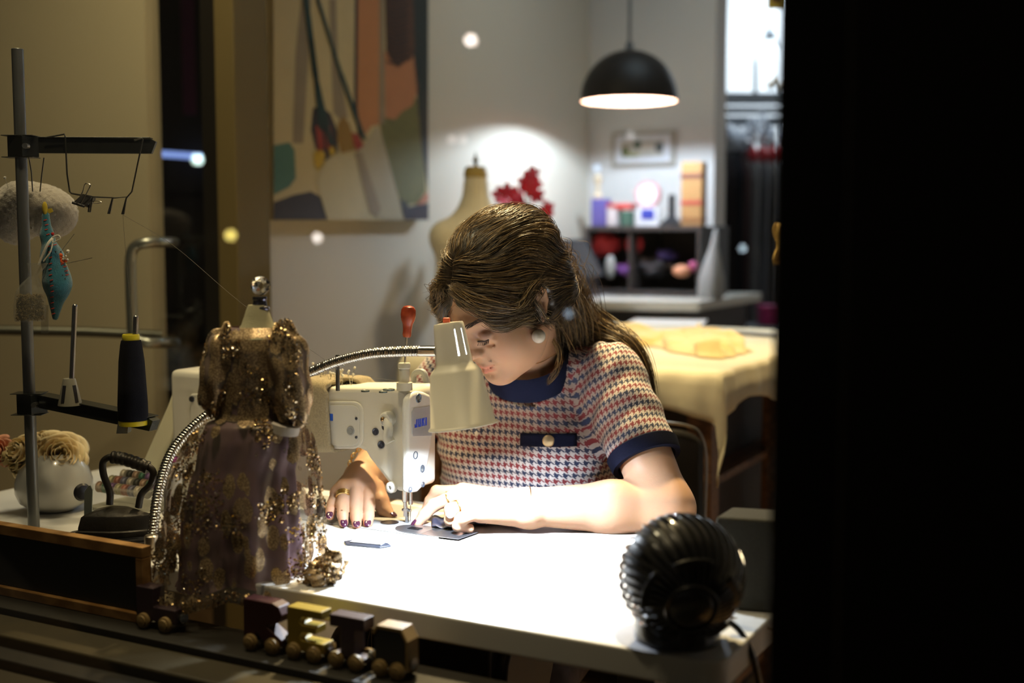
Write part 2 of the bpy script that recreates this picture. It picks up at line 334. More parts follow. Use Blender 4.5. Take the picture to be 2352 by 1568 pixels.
art('cr', [(842, 290), (850, 300), (905, 505), (728, 505), (703, 420), (712, 395), (730, 363), (752, 357), (790, 355), (812, 332)], 3); art('cr2', [(788, 356), (815, 330), (842, 290), (850, 300), (905, 505), (850, 505), (812, 400)], 4)
art('gr', [(790, 352), (806, 350), (850, 480), (842, 500), (825, 490)], 5); art('nv', [(903, 478), (961, 466), (961, 505), (906, 505)], 5); art('cor', [(935, 468), (959, 440), (961, 460), (945, 470)], 6)
art('dk', [(695, 250), (712, 245), (735, 262), (750, 300), (752, 350), (722, 370), (700, 340), (690, 300)], 2)
for q in ([(700, 290), (714, 290), (720, 340), (706, 352)], [(722, 292), (733, 290), (740, 335), (726, 345)]): art('rd', q, 4)
art('yl', [(696, 350), (712, 342), (722, 355), (718, 378), (705, 393), (696, 375)], 4); art('yl', [(730, 340), (742, 338), (746, 352), (734, 360)], 4)
art('och', [(752, 285), (765, 268), (778, 285), (788, 320), (790, 345), (760, 352), (750, 320)], 3); art('rd', [(784, 305), (798, 310), (812, 335), (795, 348), (788, 330)], 4)
for (a, b, w) in (((675, -10), (700, 180), 6), ((700, 180), (735, 335), 5), ((690, 90), (712, 300), 4), ((705, 5), (757, 170), 4), ((757, 170), (812, 322), 5), ((670, -160), (676, 0), 6), ((700, -160), (705, 8), 4)):
    art('st', [(a[0]-w, a[1]), (a[0]+w, a[1]), (b[0]+w, b[1]), (b[0]-w, b[1])], 6)
for k in range(16):
    y = -10+k*10; art('dk', [(862+k % 3*3, y), (885, y+9), (915-k % 2*6, y+1), (915-k % 2*6, y+4), (885, y+12), (862+k % 3*3, y+3)], 7)
obj('painted_picture', g, cm, pt, smooth=False)
# ---------------------------------------------------------------- pendant lamp
Lp = at(1445, 233, 4.45); R_ = 220/2/2800*4.45
pd = thing('pendant_lamp', 'black dome pendant lamp glowing warm white inside', 'lamp', Lp)
g = G(); prof = [(.012, R_*1.04)]+[(R_*math.sin(a), R_*.04+R_*math.cos(a)) for a in np.linspace(.10, math.pi/2, 18)]+[(R_, 0), (R_-.004, 0)]
g.lathe(prof, Lp, (0, 0, 1), 48, caps=False); obj('lamp_shade', g, M('black_enamel', (.014, .012, .011), .5, spec=.3), pd)
g = G(); prof = [(.004, R_*1.02-.004)]+[((R_-.004)*math.sin(a), R_*.04+(R_-.004)*math.cos(a)) for a in np.linspace(.10, math.pi/2, 18)]+[(R_-.004, .0005)]
g.lathe(prof, Lp, (0, 0, 1), 48, caps=False); obj('shade_lining', g, M('copper_lining', (.50, .24, .13), .6), pd)
g = G(); g.sph(Lp+(0, 0, .110), .026, 20); g.cyl(Lp+(0, 0, .13), Lp+(0, 0, .17), .016); obj('bulb', g, M('bulb_glow', (1, .95, .9), emit=(1, .93, .86), es=40), pd)
g = G(); g.tube([Lp+(0, 0, R_), Lp+(0, 0, 1.2)], .006, 10); g.cyl(Lp+(0, 0, R_*1.0), Lp+(0, 0, R_+.035), .018, .012); obj('cord', g, M('grey_cord', (.12, .12, .12), .7), pd)
# ---------------------------------------------------------------- back counter, shelf unit and what stands on them
zc = 1.045
def cb(px, py, o): return wb(px, py, o)
ctr = thing('counter', 'pale topped counter along the back wall', 'counter', cb(1480, 690, .5)*(1, 1, 0))
fl, fr_ = onz(1310, 690, zc), onz(1605, 692, zc)
P0 = fl-U*.18; Pn = fr_; g = G(); dp = np.dot(B0-fl, V)-.01
g.prism([P0*(1, 1, 0)+(0, 0, zc-.035), Pn*(1, 1, 0)+(0, 0, zc-.035), Pn*(1, 1, 0)+V*dp+(0, 0, zc-.035), P0*(1, 1, 0)+V*dp+(0, 0, zc-.035)], (0, 0, .035)); obj('counter_top', g, M('pale_laminate', (.62, .60, .52), .5), ctr, smooth=False, bevel=.004)
g = G(); q0 = P0+V*.05; q1 = Pn+V*.05-U*.06; g.prism([q0*(1, 1, 0), q1*(1, 1, 0), q1*(1, 1, 0)+V*(dp-.06), q0*(1, 1, 0)+V*(dp-.06)], (0, 0, zc-.035)); obj('front_panel', g, M('dark_counter_wood', (.05, .04, .035), .6, var=.2), ctr, smooth=False)
def cbox(px0, px1, py0, py1, o, dep):                  # box whose front face fills these pixels on a plane o in front of the back wall
    a = wb(px0, py1, o); b = wb(px1, py1, o); c = wb(px1, py0, o); w = np.dot(b-a, U); h = c[2]-a[2]; return (a+U*w/2+V*dep/2+(0, 0, h/2))*(1, 1, 1), (w, dep, h)
su = thing('desk_shelf', 'dark desktop shelf unit standing on the back counter', 'shelf', cb(1480, 650, .3)*(1, 1, 0)+(0, 0, zc))
dkw = M('dark_shelf_wood', (.045, .04, .038), .6, var=.2)
O = .36; a = wb(1342, 650, O); b = wb(1608, 655, O); ztop = wb(1480, 519, O)[2]; w = np.dot(b-a, U); z0 = zc+.001
def sbox(u0, u1, z_0, z_1, o0, o1, name, mat=dkw, par=su, **k):
    g = G(); base = a*(1, 1, 0)+V*O; c = base+U*(u0+u1)/2-V*(o0+o1)/2+(0, 0, (z_0+z_1)/2); g.box(c, (u1-u0, abs(o1-o0), z_1-z_0), RT); return obj(name, g, mat, par, smooth=False, bevel=.002, **k)
sbox(0, w, ztop-.018, ztop, .03, O, 'top_board'); sbox(0, .015, z0, ztop-.018, .03, O, 'side_board'); sbox(w-.015, w, z0, ztop-.018, .03, O, 'side_board')
sbox(.015, w-.015, z0, ztop-.018, .03, .04, 'back_board'); sbox(.015, w-.015, z0+.005, z0+.02, .04, O, 'bottom_board'); sbox(w*.38, w*.38+.012, z0+.02, ztop-.018, .04, O-.01, 'divider')
sbox(w*.40, w-.015, z0+.11, z0+.122, .04, O-.08, 'middle_board')
def item(name, px0, px1, py0, py1, col, label, cat, o=.30, dep=.06, rough=.6, group=None, round_=False, bev=.004, zb=None, parts=None):
    c, d = cbox(px0, px1, py0, py1, o, dep); zb_ = c[2]-d[2]/2 if zb is None else zb; h = c[2]+d[2]/2-zb_; c[2] = zb_+h/2
    g = G()
    if round_: g.cyl((c[0], c[1], zb_), (c[0], c[1], zb_+h), d[0]/2, n=24)
    else: g.box(c, (d[0], dep, h), RT)
    o_ = obj(name, g, M(name+'_mat', col, rough, var=.15), bevel=bev, label=label, cat=cat, group=group) ; return o_, c, (d[0], dep, h)
item('storage_tin', 1357, 1391, 456, 517, (.10, .09, .32), 'blue violet tin at the left end of the dark desk shelf', 'tin', zb=ztop)
item('red_white_box', 1393, 1416, 470, 519, (.62, .55, .55), 'small white carton with red bands beside the violet tin', 'box', zb=ztop)
g = G()
item('green_jar', 1418, 1449, 484, 519, (.05, .12, .09), 'dark green jar with a red lid on the desk shelf', 'jar', zb=ztop, round_=True)
item('red_lid_tray', 1393, 1450, 467, 476, (.55, .06, .05), 'flat red tray lying across the white carton and green jar', 'tray', zb=wb(1420, 481, .3)[2])
# trophy
bt = wb(1366, 456, .30); tr = thing('figurine', 'small cream figurine with a blue ball top on the violet tin', 'figurine', bt)
g = G(); g.lathe([(.02, 0), (.022, .01), (.010, .02), (.008, .05), (.016, .07), (.022, .082), (.010, .09), (.002, .1)], bt-V*(-.03), (0, 0, 1), 20); obj('figurine_body', g, M('cream_ceramic', (.6, .5, .35), .4), tr)
# clock
ck = thing('table_clock', 'round pink rimmed clock standing on a white and blue card', 'clock', wb(1487, 480, .30)); cc_ = wb(1487, 447, .30); rC = 32/2800*4.6
g = G(); g.lathe([(rC*.72, .0), (rC, .002), (rC, -.018), (rC*.8, -.022)], cc_, V*-1, 40); obj('clock_rim', g, M('pink_plastic', (.55, .30, .32), .5), ck)
g = G(); g.cyl(cc_-V*.002, cc_-V*.003, rC*.74, n=36); obj('dial', g, M('clock_white', (.75, .75, .78), .5), ck)
g = G(); g.box(cc_-V*.005+(0, 0, rC*.25), (.003, .001, rC*.5), RT); g.box(cc_-V*.005+U*rC*.15, (rC*.35, .001, .003), RT); obj('clock_hands', g, M('clock_black', (.03, .03, .03), .5), ck)
cd, c_, d_ = item('card_stand', 1463, 1512, 476, 520, (.70, .72, .76), 'white card with a blue square under the round clock', 'card', zb=ztop, o=.31, dep=.012, bev=.001)
g = G(); c_, d_ = cbox(1472, 1503, 480, 504, .3115, .001); g.box(c_, d_, RT); q = obj('blue_print', g, M('blue_print', (.03, .05, .35), .6), cd)
g = G(); c0_ = wb(1536, 518, .30); c0_[2] = ztop; g.lathe([(.045, 0), (.045, .012), (.022, .03), (.014, .04), (.013, .105), (.015, .115), (.008, .122), (.001, .123)], c0_+V*.03, (0, 0, 1), 24); obj('dark_bottle', g, M('black_glass', (.02, .025, .03), .3), label='slim black stand with a wide foot beside the clock', cat='stand')
wd, c_, d_ = item('wooden_tower', 1563, 1611, 371, 520, (.42, .24, .09), 'tall striped wooden block at the right end of the desk shelf', 'block', zb=ztop, o=.31, dep=.06)
for (y0, y1, cl) in ((398, 410, (.16, .07, .05)), (460, 470, (.42, .07, .05)), (500, 508, (.25, .12, .05))):
    g = G(); c_, d_ = cbox(1563, 1611, y0, y1, .3115, .001); d_ = (d_[0]*.98, .062, d_[2]); c_ = c_+V*.0305; g.box(c_, (d_[0]+.002, .0635, d_[2]), RT); obj('painted_band', g, M('band_%d' % y0, cl, .6), wd, smooth=False)
# goods inside the shelf and on the counter
def blobm(name, px, py, rx, rz, o, col, label, cat, sub=3, amp=.25, zmin=None, rough=.6, seed=1, group=None, mat=None, ry=None):
    c = wb(px, py, o); k = c[1]/2800; a_, b_ = rx*k, rz*k; g = G(); r2 = np.random.default_rng(seed); ph = r2.uniform(0, 6.3, 12)
    def f(u_, v_):
        th = u_*2*math.pi; la = (v_-.5)*math.pi; n = 1+amp*(.5*math.sin(3*th+ph[0]+la*2)+.3*math.sin(5*th+ph[1]-3*la)+.3*math.sin(7*la+ph[2]+th*2))
        p = c+U*a_*math.cos(th)*math.cos(la)*n-V*(ry or min(a_, .06))*math.sin(th)*math.cos(la)*n+Z*b_*math.sin(la)*n
        if zmin is not None: p[2] = max(p[2], zmin)
        return p
    g.grid(f, 40, 24, True); return obj(name, g, mat or M(name+'_m', col, rough, var=.3, scale=60), label=label, cat=cat, group=group, ang=60)
zin = z0+.021
blobm('red_bundle', 1388, 560, 38, 27, .26, (.50, .03, .035), 'wide crumpled red bundle in the left cubby of the desk shelf', 'bundle', seed=2, amp=.12, zmin=None)
blobm('red_pouch', 1458, 560, 20, 27, .26, (.48, .03, .035), 'narrow red pouch beside the wide red bundle', 'pouch', seed=3, amp=.10)
blobm('purple_cloth', 1440, 618, 22, 14, .26, (.22, .08, .35), 'small purple cloth heap at the bottom of the desk shelf', 'cloth', seed=4, zmin=zin, amp=.3)
blobm('black_fabric', 1500, 612, 42, 22, .25, (.02, .02, .025), 'black fabric heap in the middle of the desk shelf', 'cloth', seed=5, zmin=zin, amp=.25)
blobm('blue_ribbon', 1530, 585, 22, 10, .25, (.08, .06, .25), 'blue and purple ribbon knot on the black fabric heap', 'ribbon', seed=6, amp=.4)
blobm('peach_sponge', 1566, 622, 21, 13, .33, (.70, .32, .18), 'peach coloured sponge at the front of the desk shelf', 'sponge', seed=7, zmin=zin, amp=.08)
blobm('pink_pincushion', 1592, 612, 12, 12, .31, (.45, .10, .22), 'small magenta pincushion behind the peach sponge', 'pincushion', seed=8, zmin=zin, amp=.1)
blobm('clear_jar', 1402, 612, 12, 26, .34, (.35, .37, .36), 'grey translucent jar under the red bundle', 'jar', seed=9, zmin=zin, amp=.02)
# screen, spray bottle, paper, bag
mo = thing('tablet_stand', 'black slanted screen on the counter left of the desk shelf', 'screen', wb(1300, 640, .42)*(1, 1, 0)+(0, 0, zc))
g = G(); g.prism([wb(1262, 552, .40), wb(1345, 548, .40), wb(1388, 632, .55), wb(1300, 640, .55)], V*.012); obj('screen', g, M('screen_black', (.012, .014, .02), .2), mo, smooth=False, bevel=.003)
g = G(); g.box(wb(1335, 640, .44)*(1, 1, 0)+(0, 0, zc+.008), (.14, .12, .014), RT); obj('base', g, dkw, mo, smooth=False, bevel=.003)
sb_ = thing('spray_bottle', 'white spray bottle on the counter beside the slanted screen', 'bottle', onz(1304, 668, zc))
bb = onz(1304, 668, zc); g = G(); g.lathe([(.034, 0), (.036, .01), (.036, .07), (.03, .10), (.013, .13), (.012, .15)], bb, (0, 0, 1), 24); obj('bottle_body', g, M('milky_plastic', (.62, .68, .66), .4), sb_)
g = G(); g.box(bb+(0, 0, .165), (.03, .03, .03), RT); g.box(bb+(0, 0, .178)-U*.02, (.07, .02, .016), RT); obj('spray_head', g, M('white_plastic', (.7, .7, .7), .4), sb_, bevel=.003)
def paper(name, pxs, z, label, col=(.72, .74, .78), cat='paper'):
    g = G(); pts = [onz(x, y, z) for x, y in pxs]; g.prism(pts, (0, 0, .0016)); return obj(name, g, M(name+'_m', col, .7), smooth=False, label=label, cat=cat)
paper('paper_sheet', [(1330, 675), (1440, 655), (1475, 668), (1360, 683)], zc+.0005, 'white paper sheets lying at the left of the pale counter')
paper('pattern_paper', [(1490, 668), (1600, 660), (1620, 672), (1480, 682)], zc+.0005, 'long white pattern paper lying along the pale counter edge')
g = G(); q = wb(1630, 650, .40); q[2] = zc+.001; g.lathe([(.045, 0), (.050, .03), (.045, .08), (.030, .14), (.014, .20), (.008, .25), (.002, .26)], q, (.08, 0, 1), 24, fn=lambda t, h: 1+.08*math.sin(5*t+h*6)); obj('plastic_bag', g, M('white_film', (.30, .31, .31), .35), label='white plastic bag standing at the right end of the counter', cat='bag')
# framed picture
fp = thing('framed_picture', 'small pale framed landscape print on the back wall', 'picture', wb(1477, 382, .01))
g = G(); c_, d_ = cbox(1404, 1549, 299, 383, .018, .017); g.box(c_, d_, RT); obj('frame', g, M('grey_frame', (.34, .31, .25), .5), fp, smooth=False, bevel=.003)
g = G(); c_, d_ = cbox(1413, 1540, 307, 375, .020, .002); g.box(c_, d_, RT); obj('mat_board', g, M('mat_white', (.62, .63, .66), .7), fp, smooth=False)
g = G(); c_, d_ = cbox(1427, 1523, 322, 362, .0215, .0015); g.box(c_, d_, RT); pr = obj('print', g, M('print_beige', (.42, .40, .34), .7), fp, smooth=False)
for (x, y, a_, b_, cl) in ((1436, 348, 10, 12, (.12, .14, .06)), (1464, 332, 9, 10, (.06, .10, .07)), (1514, 338, 10, 12, (.07, .09, .09)), (1452, 356, 20, 5, (.25, .26, .12))):
    g = G(); c_ = wb(x, y, .0225); k = c_[1]/2800; g.sph(c_, (a_*k, .0008, b_*k), 16, RT); obj('printed_tree', g, M('tree_%d' % x, cl, .8), pr)
# ---------------------------------------------------------------- dress form behind the person, and red flowers
df = thing('dress_form', 'full size cream dress form with a mustard neck cap behind the person', 'dress form', at(1085, 540, 3.72)*(1, 1, 0)); Yd = 3.72
dc = at(1093, 540, Yd)*(1, 1, 0); zn = at(1093, 392, Yd)[2]
S = SDF(); S.cap(dc+(.0, 0, zn-.01), dc+(0, 0, zn-.05), .033, .036, .01); S.cap(dc+(0, 0, zn-.05), dc+(0, 0, zn-.17), .030, .080, .02); W2 = nrm(V*.75+U*.55); R3 = np.column_stack((W2, np.cross(Z, W2), Z)); S.cap(dc+W2*.12+(0, 0, zn-.21), dc-W2*.10+(0, 0, zn-.20), .050, .050, .06); S.ell(dc+(0, 0, zn-.36), (.135, .095, .19), R3, .06); S.ell(dc+(0, 0, zn-.58), (.12, .09, .15), R3, .08); S.ell(dc+(0, 0, zn-.80), (.155, .11, .17), R3, .08)
P, Q = S.mesh(.01, lambda d, P: np.maximum(d, P[:, 2]-(zn+.002))); obj_ = sobj('torso', P, Q, M('cream_linen', (.62, .58, .46), .85, bump=.1), df)
g = G(); g.lathe([(.034, -.02), (.037, -.018), (.034, .004), (.028, .012), (.006, .014)], dc+(0, 0, zn), (0, 0, 1), 28); cap_ = obj('neck_cap', g, M('mustard_cap', (.36, .26, .07), .6), df)
g = G(); g.lathe([(.006, .0), (.005, .012), (.010, .018), (.006, .026), (.003, .034), (.0005, .045)], dc+(0, 0, zn+.012), (0, 0, 1), 16); obj('finial', g, M('dark_brass', (.15, .13, .07), .4, .6), df)
g = G(); g.cyl(dc+(0, 0, .05), dc+(0, 0, zn-.75), .014); obj('pole', g, dark, df)
g = G()
for k in range(4): t = k*math.pi/2+.4; g.tube([dc+(0, 0, .1), dc+(.08*math.cos(t), .08*math.sin(t), .06), dc+(.14*math.cos(t), .14*math.sin(t), .014)], .012, 8)
obj('foot', g, dark, df)
fw_ = thing('orchid', 'red silk flowers behind the dress form', 'flowers', at(1210, 640, 4.2)*(1, 1, 0)+(0, 0, zc)); Yo = 4.2
redp = M('red_petal', (.60, .02, .05), .55, var=.3, scale=50); stem = M('stem_green', (.05, .12, .05), .6)
fl_ = [(1147, 448), (1165, 440), (1183, 448), (1160, 468), (1180, 478), (1222, 400), (1205, 418), (1230, 425), (1217, 435), (1232, 448), (1200, 492), (1220, 508), (1240, 500), (1256, 480), (1252, 494), (1195, 470), (1228, 518), (1175, 495)]
rr = np.random.default_rng(5)
for (x, y) in fl_:
    c_ = at(x, y, Yo+rr.uniform(-.05, .05)); g = G(); n0 = nrm((rr.uniform(-.7, .7), -1, rr.uniform(-.5, .6))); xx, yy, _ = frame(n0); t0 = rr.uniform(0, 6)
    for k in range(5):
        t = t0+k*1.2566; dd_ = xx*math.cos(t)+yy*math.sin(t); g.sph(c_+dd_*.017+n0*.003, (.0165, .012, .0028), 10, np.column_stack((dd_, np.cross(n0, dd_), n0)))
    obj('blossom', g, redp, fw_)
g = G()
for x, y in ((1222, 410), (1160, 450), (1250, 485)): g.tube(catmull([at(1208, 640, Yo), at(1205, 560, Yo), at((x+1205)/2, y+45, Yo), at(x, y, Yo+.01)], 6), .0022, 6)
obj('stems', g, stem, fw_)
g = G(); g.lathe([(.035, 0), (.045, .02), (.05, .08), (.035, .14), (.03, .15)], at(1208, 700, Yo)*(1, 1, 0)+(0, 0, .95), (0, 0, 1), 24); obj('vase', g, M('grey_vase', (.3, .3, .3), .4), fw_)
tb = thing('side_table', 'low dark side table holding the red flowers behind the person', 'table', at(1208, 700, Yo)*(1, 1, 0)); g = G(); q = at(1208, 700, Yo)*(1, 1, 0); g.box(q+(0, 0, .935), (.2, .2, .028), RT); obj('tabletop', g, dkw, tb, bevel=.003)
for sx in (-1, 1):
    for sy in (-1, 1): g = G(); g.box(q+U*.08*sx+V*.08*sy+(0, 0, .46), (.03, .03, .92), RT); obj('leg', g, dkw, tb)
# ---------------------------------------------------------------- cutting table
ct = thing('cutting_table', 'wooden cutting table with open shelves under a cream cloth', 'table', T(-.85, 1.9, 0), -TH)
brw = wood('brown_wood', (.10, .045, .018), (.20, .10, .045), .5, 6); zt = .97; S0, S1, T0, T1 = -1.25, -.445, 1.265, 2.55
def ctb(name, s0, s1, t0, t1, z_0, z_1, mat=brw): g = G(); g.box(T((s0+s1)/2, (t0+t1)/2, (z_0+z_1)/2), (s1-s0, t1-t0, z_1-z_0), RT); return obj(name, g, mat, ct, smooth=False, bevel=.003)
ctb('tabletop', S0, S1, T0, T1, zt-.03, zt)
for s_ in (S0+.04, S1-.04):
    for t_ in (T0+.05, (T0+T1)/2, T1-.05): ctb('leg', s_-.03, s_+.03, t_-.03, t_+.03, 0, zt-.03)
for z_ in (.12, .42, .68): ctb('shelf', S0+.06, S1-.05, T0+.06, T1-.06, z_, z_+.02)
ctb('front_panel', S0+.02, S1-.075, T0+.06, T0+.075, .02, zt-.03, M('dark_panel', (.03, .018, .010), .6)); ctb('inner_panel', S1-.14, S1-.12, T0+.08, T1-.08, .02, zt-.03, M('dark_panel', (.03, .018, .010), .6)); ctb('back_panel', S0+.0, S0+.02, T0+.08, T1-.08, .0, zt-.03)
cl_ = M('cream_cloth', (.72, .66, .48), .85, var=.05, bump=.2, bscale=200)
def cloth(u_, v_):
    # cloth draped over the edge: inside = on top, margin = hangs down
    mg = .10; ss = S0-.02+(S1+mg+.03-S0)*u_; tt = T0-mg+(T1-T0+mg)*v_; z_ = zt+.004; os_ = max(0, ss-(S1+.01)); ot = max(0, T0-.01-tt)
    n = .012*math.sin(tt*22+ss*3)+.008*math.sin(tt*47+1); m_ = .012*math.sin(ss*19)+.01*math.sin(ss*41+2)
    k = 1+.35*math.sin(tt*9+1.)*math.sin(ss*7)
    if os_ > 0: z_ -= os_*1.0*k; ss = S1+.012+max(0, n)+.01*min(1, os_*20)
    if ot > 0: z_ -= ot*1.2*k; tt = T0-.012-max(0, m_)-.01*min(1, ot*20)
    return T(ss, tt, z_)
g = G(); g.grid(cloth, 90, 90); obj('tablecloth', g, cl_, solid=.003, ang=80, label='cream cloth draped over the cutting table', cat='cloth')
def heap(name, ctrs, z, h, label, cat, col, seed, w):
    r2 = np.random.default_rng(seed); K = r2.uniform(12, 42, (7, 2)); ph = r2.uniform(0, 6.3, 7); g = G(); p = [onz(x, y, z) for x, y in ctrs]
    def f(u_, v_):
        i = u_*(len(p)-1); k = min(int(i), len(p)-2); c_ = p[k]*(1-(i-k))+p[k+1]*(i-k); a_ = (v_-.5)*2; wd_ = w*(.35+.65*math.sin(math.pi*min(max(u_, .03), .97))**.5)
        q = c_+V*a_*wd_+U*.012*math.sin(a_*9+u_*30); n = sum(math.sin(K[j, 0]*q[0]*1.6+K[j, 1]*q[1]*1.6+ph[j]) for j in range(7))/7
        ed = min(1, (1-abs(a_))*4)*min(1, u_*14, (1-u_)*14); return np.array((q[0], q[1], z+.001+ed*(h*.45+h*.6*abs(n)*1.6)))
    g.grid(f, 90, 40); return obj(name, g, M(name+'_m', col, .8, var=.08, sheen=.2), label=label, cat=cat, ang=180)
heap('folded_garment', [(1330, 775), (1450, 790), (1560, 780), (1640, 800), (1692, 815)], zt+.008, .040, 'crumpled pale yellow garment lying on the cream tablecloth', 'garment', (.74, .58, .28), 11, .22)
paper('pattern_sheet', [(1435, 745), (1470, 727), (1625, 735), (1610, 750)], zt+.0075, 'white pattern sheets at the far end of the cutting table', (.75, .72, .66))
paper('long_ruler', [(1640, 757), (1790, 768), (1790, 774), (1645, 762)], zt+.0095, 'dark narrow ruler at the far right of the cutting table', (.05, .05, .045), 'ruler')
# ---------------------------------------------------------------- chair
ch = thing('office_chair', 'black office chair with a thin bright rim behind the person', 'chair', (.16, 2.62, 0)); bk = M('chair_black', (.018, .018, .018), .5); clr = M('smoked_plastic', (.02, .018, .016), .25)
g = G(); pth = []; 
for (x, y) in ((1300, 1175), (1300, 1000), (1330, 975), (1400, 968), (1500, 968), (1580, 978), (1610, 1000), (1622, 1060), (1618, 1200), (1612, 1320)): pth.append(at(x, y, 2.60))
g.tube(catmull(pth, 5), .0035, 8); obj('rim', g, M('grey_chrome', (.35, .34, .33), .25, .9), ch)
def bkf(u_, v_): return at(1305+310*u_, 985+420*v_+30*abs(2*u_-1)**6, 2.60+.03-.06*math.sin(u_*math.pi)*0)
g = G(); g.grid(bkf, 20, 20); obj('backrest', g, clr, ch, solid=.008)
g = G(); g.box((.13, 2.44, .47), (.44, .42, .05), RT); obj('seat', g, bk, ch, bevel=.02)
g = G(); g.cyl((.13, 2.44, .09), (.13, 2.44, .45), .028); obj('column', g, dark, ch)
for k in range(5): t = k*1.2566; g = G(); g.tube([(.13, 2.44, .10), (.13+.24*math.cos(t), 2.44+.24*math.sin(t), .06)], .018, 8); lg = obj('leg', g, bk, ch); g = G(); g.sph((.13+.25*math.cos(t), 2.44+.25*math.sin(t), .026), .026, 12); obj('caster', g, bk, lg)
g = G(); g.tube([(.16, 2.62, .62), (.15, 2.56, .44)], .016, 8); obj('back_bracket', g, bk, ch)
# ---------------------------------------------------------------- back room
rl = thing('garment_rail', 'grey steel garment conveyor rail in the bright back room', 'rail', at(1720, 500, 6.0)*(1, 1, 0)); gs = M('blue_grey_steel', (.22, .25, .28), .4, .5)
for y0, y1 in ((213, 240), (246, 262), (268, 290)): g = G(); a_, b_ = at(1650, y1, 6.0), at(1850, y0, 6.0); g.box((a_+b_)/2, (.62, .05, abs(at(1650, y0, 6.0)[2]-a_[2]))); obj('rail_beam', g, gs, rl, smooth=False, bevel=.004)
g = G(); g.cyl(at(1660, 290, 6.0), at(1660, 290, 6.0)*(1, 1, 0), .015); g.cyl(at(1845, 290, 6.05), at(1845, 290, 6.05)*(1, 1, 0), .015); obj('post', g, gs, rl)
g = G(); a_ = at(1735, 212, 6.0); g.cyl(a_, at(1735, 138, 6.0), .012); g.tube(catmull([at(1735, 140, 6.0), at(1738, 110, 6.0), at(1755, 92, 6.0), at(1785, 90, 6.0), at(1805, 110, 6.0)], 6), .006, 8); obj('hook_pole', g, M('pole_grey', (.3, .33, .34), .4, .3), rl)
sp_ = at(1768, 84, 6.0); g = G(); g.lathe([(.028, 0), (.028, .02), (.012, .04), (.008, .10), (.004, .101)], sp_, (.0, 0, 1), 16); obj('ceiling_spot', g, gs, rl)
rr = np.random.default_rng(9)
cols = [((.025, .025, .035), 'long black garment'), ((.05, .04, .05), 'long charcoal garment'), ((.02, .025, .04), 'long navy garment'), ((.10, .06, .065), 'dark plum garment'), ((.30, .30, .31), 'grey plastic covered garment'), ((.22, .22, .24), 'mid grey wrapped garment'), ((.27, .26, .26), 'pale grey wrapped garment'), ((.16, .17, .19), 'slate wrapped garment')]
for k, (x, (cl, nm)) in enumerate(zip((1655, 1672, 1690, 1706, 1725, 1748, 1770, 1795), cols)):
    c_ = at(x, 345, 5.75); zb_ = at(x, 690, 5.9)[2]-.25; w_ = .0135
    gt = thing('hanging_garment', nm+' hanging on the back room rail, %s from the left' % ('first second third fourth fifth sixth seventh eighth'.split()[k]), 'garment', (c_[0], c_[1], zb_), group='garments on the back room rail')
    def gf(u_, v_, c_=c_, zb_=zb_, w_=w_, k=k):
        t = u_*2*math.pi; z_ = zb_+(c_[2]-zb_)*v_; r_ = (1-.75*max(0, v_-.88)/.12)*(1+.22*math.sin(4*t+k+v_*3)); return np.array((c_[0]+w_*r_*math.cos(t)*1.1, c_[1]+.16*r_*math.sin(t), z_))
    g = G(); g.grid(gf, 36, 16, True); obj('garment_body', g, M('garment_%d' % k, cl, .35 if k > 3 else .6, var=.3, scale=20), gt)
    if k > 3:
        g = G(); zz = at(x, 372, 5.9)[2]; g.sph((c_[0], c_[1], zz+.02), (.016, .15, .045), 14); obj('shoulder_cover', g, M('red_cover', (.45, .03, .04), .5), gt)
    g = G(); g.tube(catmull([c_+(0, 0, -.01), c_+(0, 0, .03), c_+(.012, 0, .05), c_+(0, 0, .065)], 5), .003, 6); obj('hanger_hook', g, chrome, gt)
    g = G(); cc2 = at(x+rr.uniform(-4, 4), 318+rr.uniform(-22, 18), 5.85)
    def fb(u_, v_, cc2=cc2, k=k): t = u_*6.283; la = (v_-.5)*3.14; n = 1+.35*math.sin(5*t+k+la*4)+.2*math.sin(9*la+t*3); return cc2+np.array((.017*math.cos(t)*math.cos(la)*n, .10*math.sin(t)*math.cos(la)*n, .06*math.sin(la)*n))
    g.grid(fb, 28, 20, True); obj('plastic_cover', g, M('clear_film', (.62, .66, .72), .08, spec=1., coat=1.), gt, ang=40)
g = G(); g.box(at(1768, 725, 5.2), (.085, .10, .075)); g.box(at(1768, 725, 5.2)+(0, 0, .04), (.09, .105, .012)); obj('magenta_box', g, M('magenta', (.34, .01, .12), .5), bevel=.003, label='magenta box beyond the far end of the cutting table', cat='box')
st = thing('box_stand', 'dark grey cabinet under the magenta box in the back room', 'cabinet', at(1760, 760, 5.2)*(1, 1, 0)); zz = at(1768, 725, 5.2)[2]-.038; g = G(); g.box((at(1768, 725, 5.2)[0], 5.2, zz/2), (.24, .3, zz-.002)); obj('cabinet_body', g, M('grey_cabinet', (.10, .11, .12), .5), st, bevel=.004); g = G(); g.box((at(1768, 725, 5.2)[0], 5.045, zz/2), (.2, .012, zz*.85)); obj('door', g, M('grey_cabinet2', (.14, .15, .16), .5), st, bevel=.003)
g = G(); g.box(at(1785, 2, 4.3), (.065, .01, .055)); sg_ = obj('hanging_sign', g, M('yellow_sign', (.50, .34, .05), .6), bevel=.001, label='small yellow sign at the top edge near the dark window frame', cat='sign')
g = G(); g.box(at(1785, -6, 4.294), (.035, .002, .03)); obj('sign_mark', g, M('sign_dark', (.08, .02, .01), .6), sg_)
g = G(); a_ = at(1800, 560, 3.0)
g.grid(lambda u_, v_: a_+np.array((-.020-.006*math.sin(v_*9)+.06*u_, .006*math.sin(u_*12+v_*5), (.5-v_)*.10)), 14, 16); obj('hanging_cloth', g, M('yellow_cloth', (.55, .38, .12), .8), solid=.002, label='scrap of yellow cloth peeking out beside the dark frame', cat='cloth')
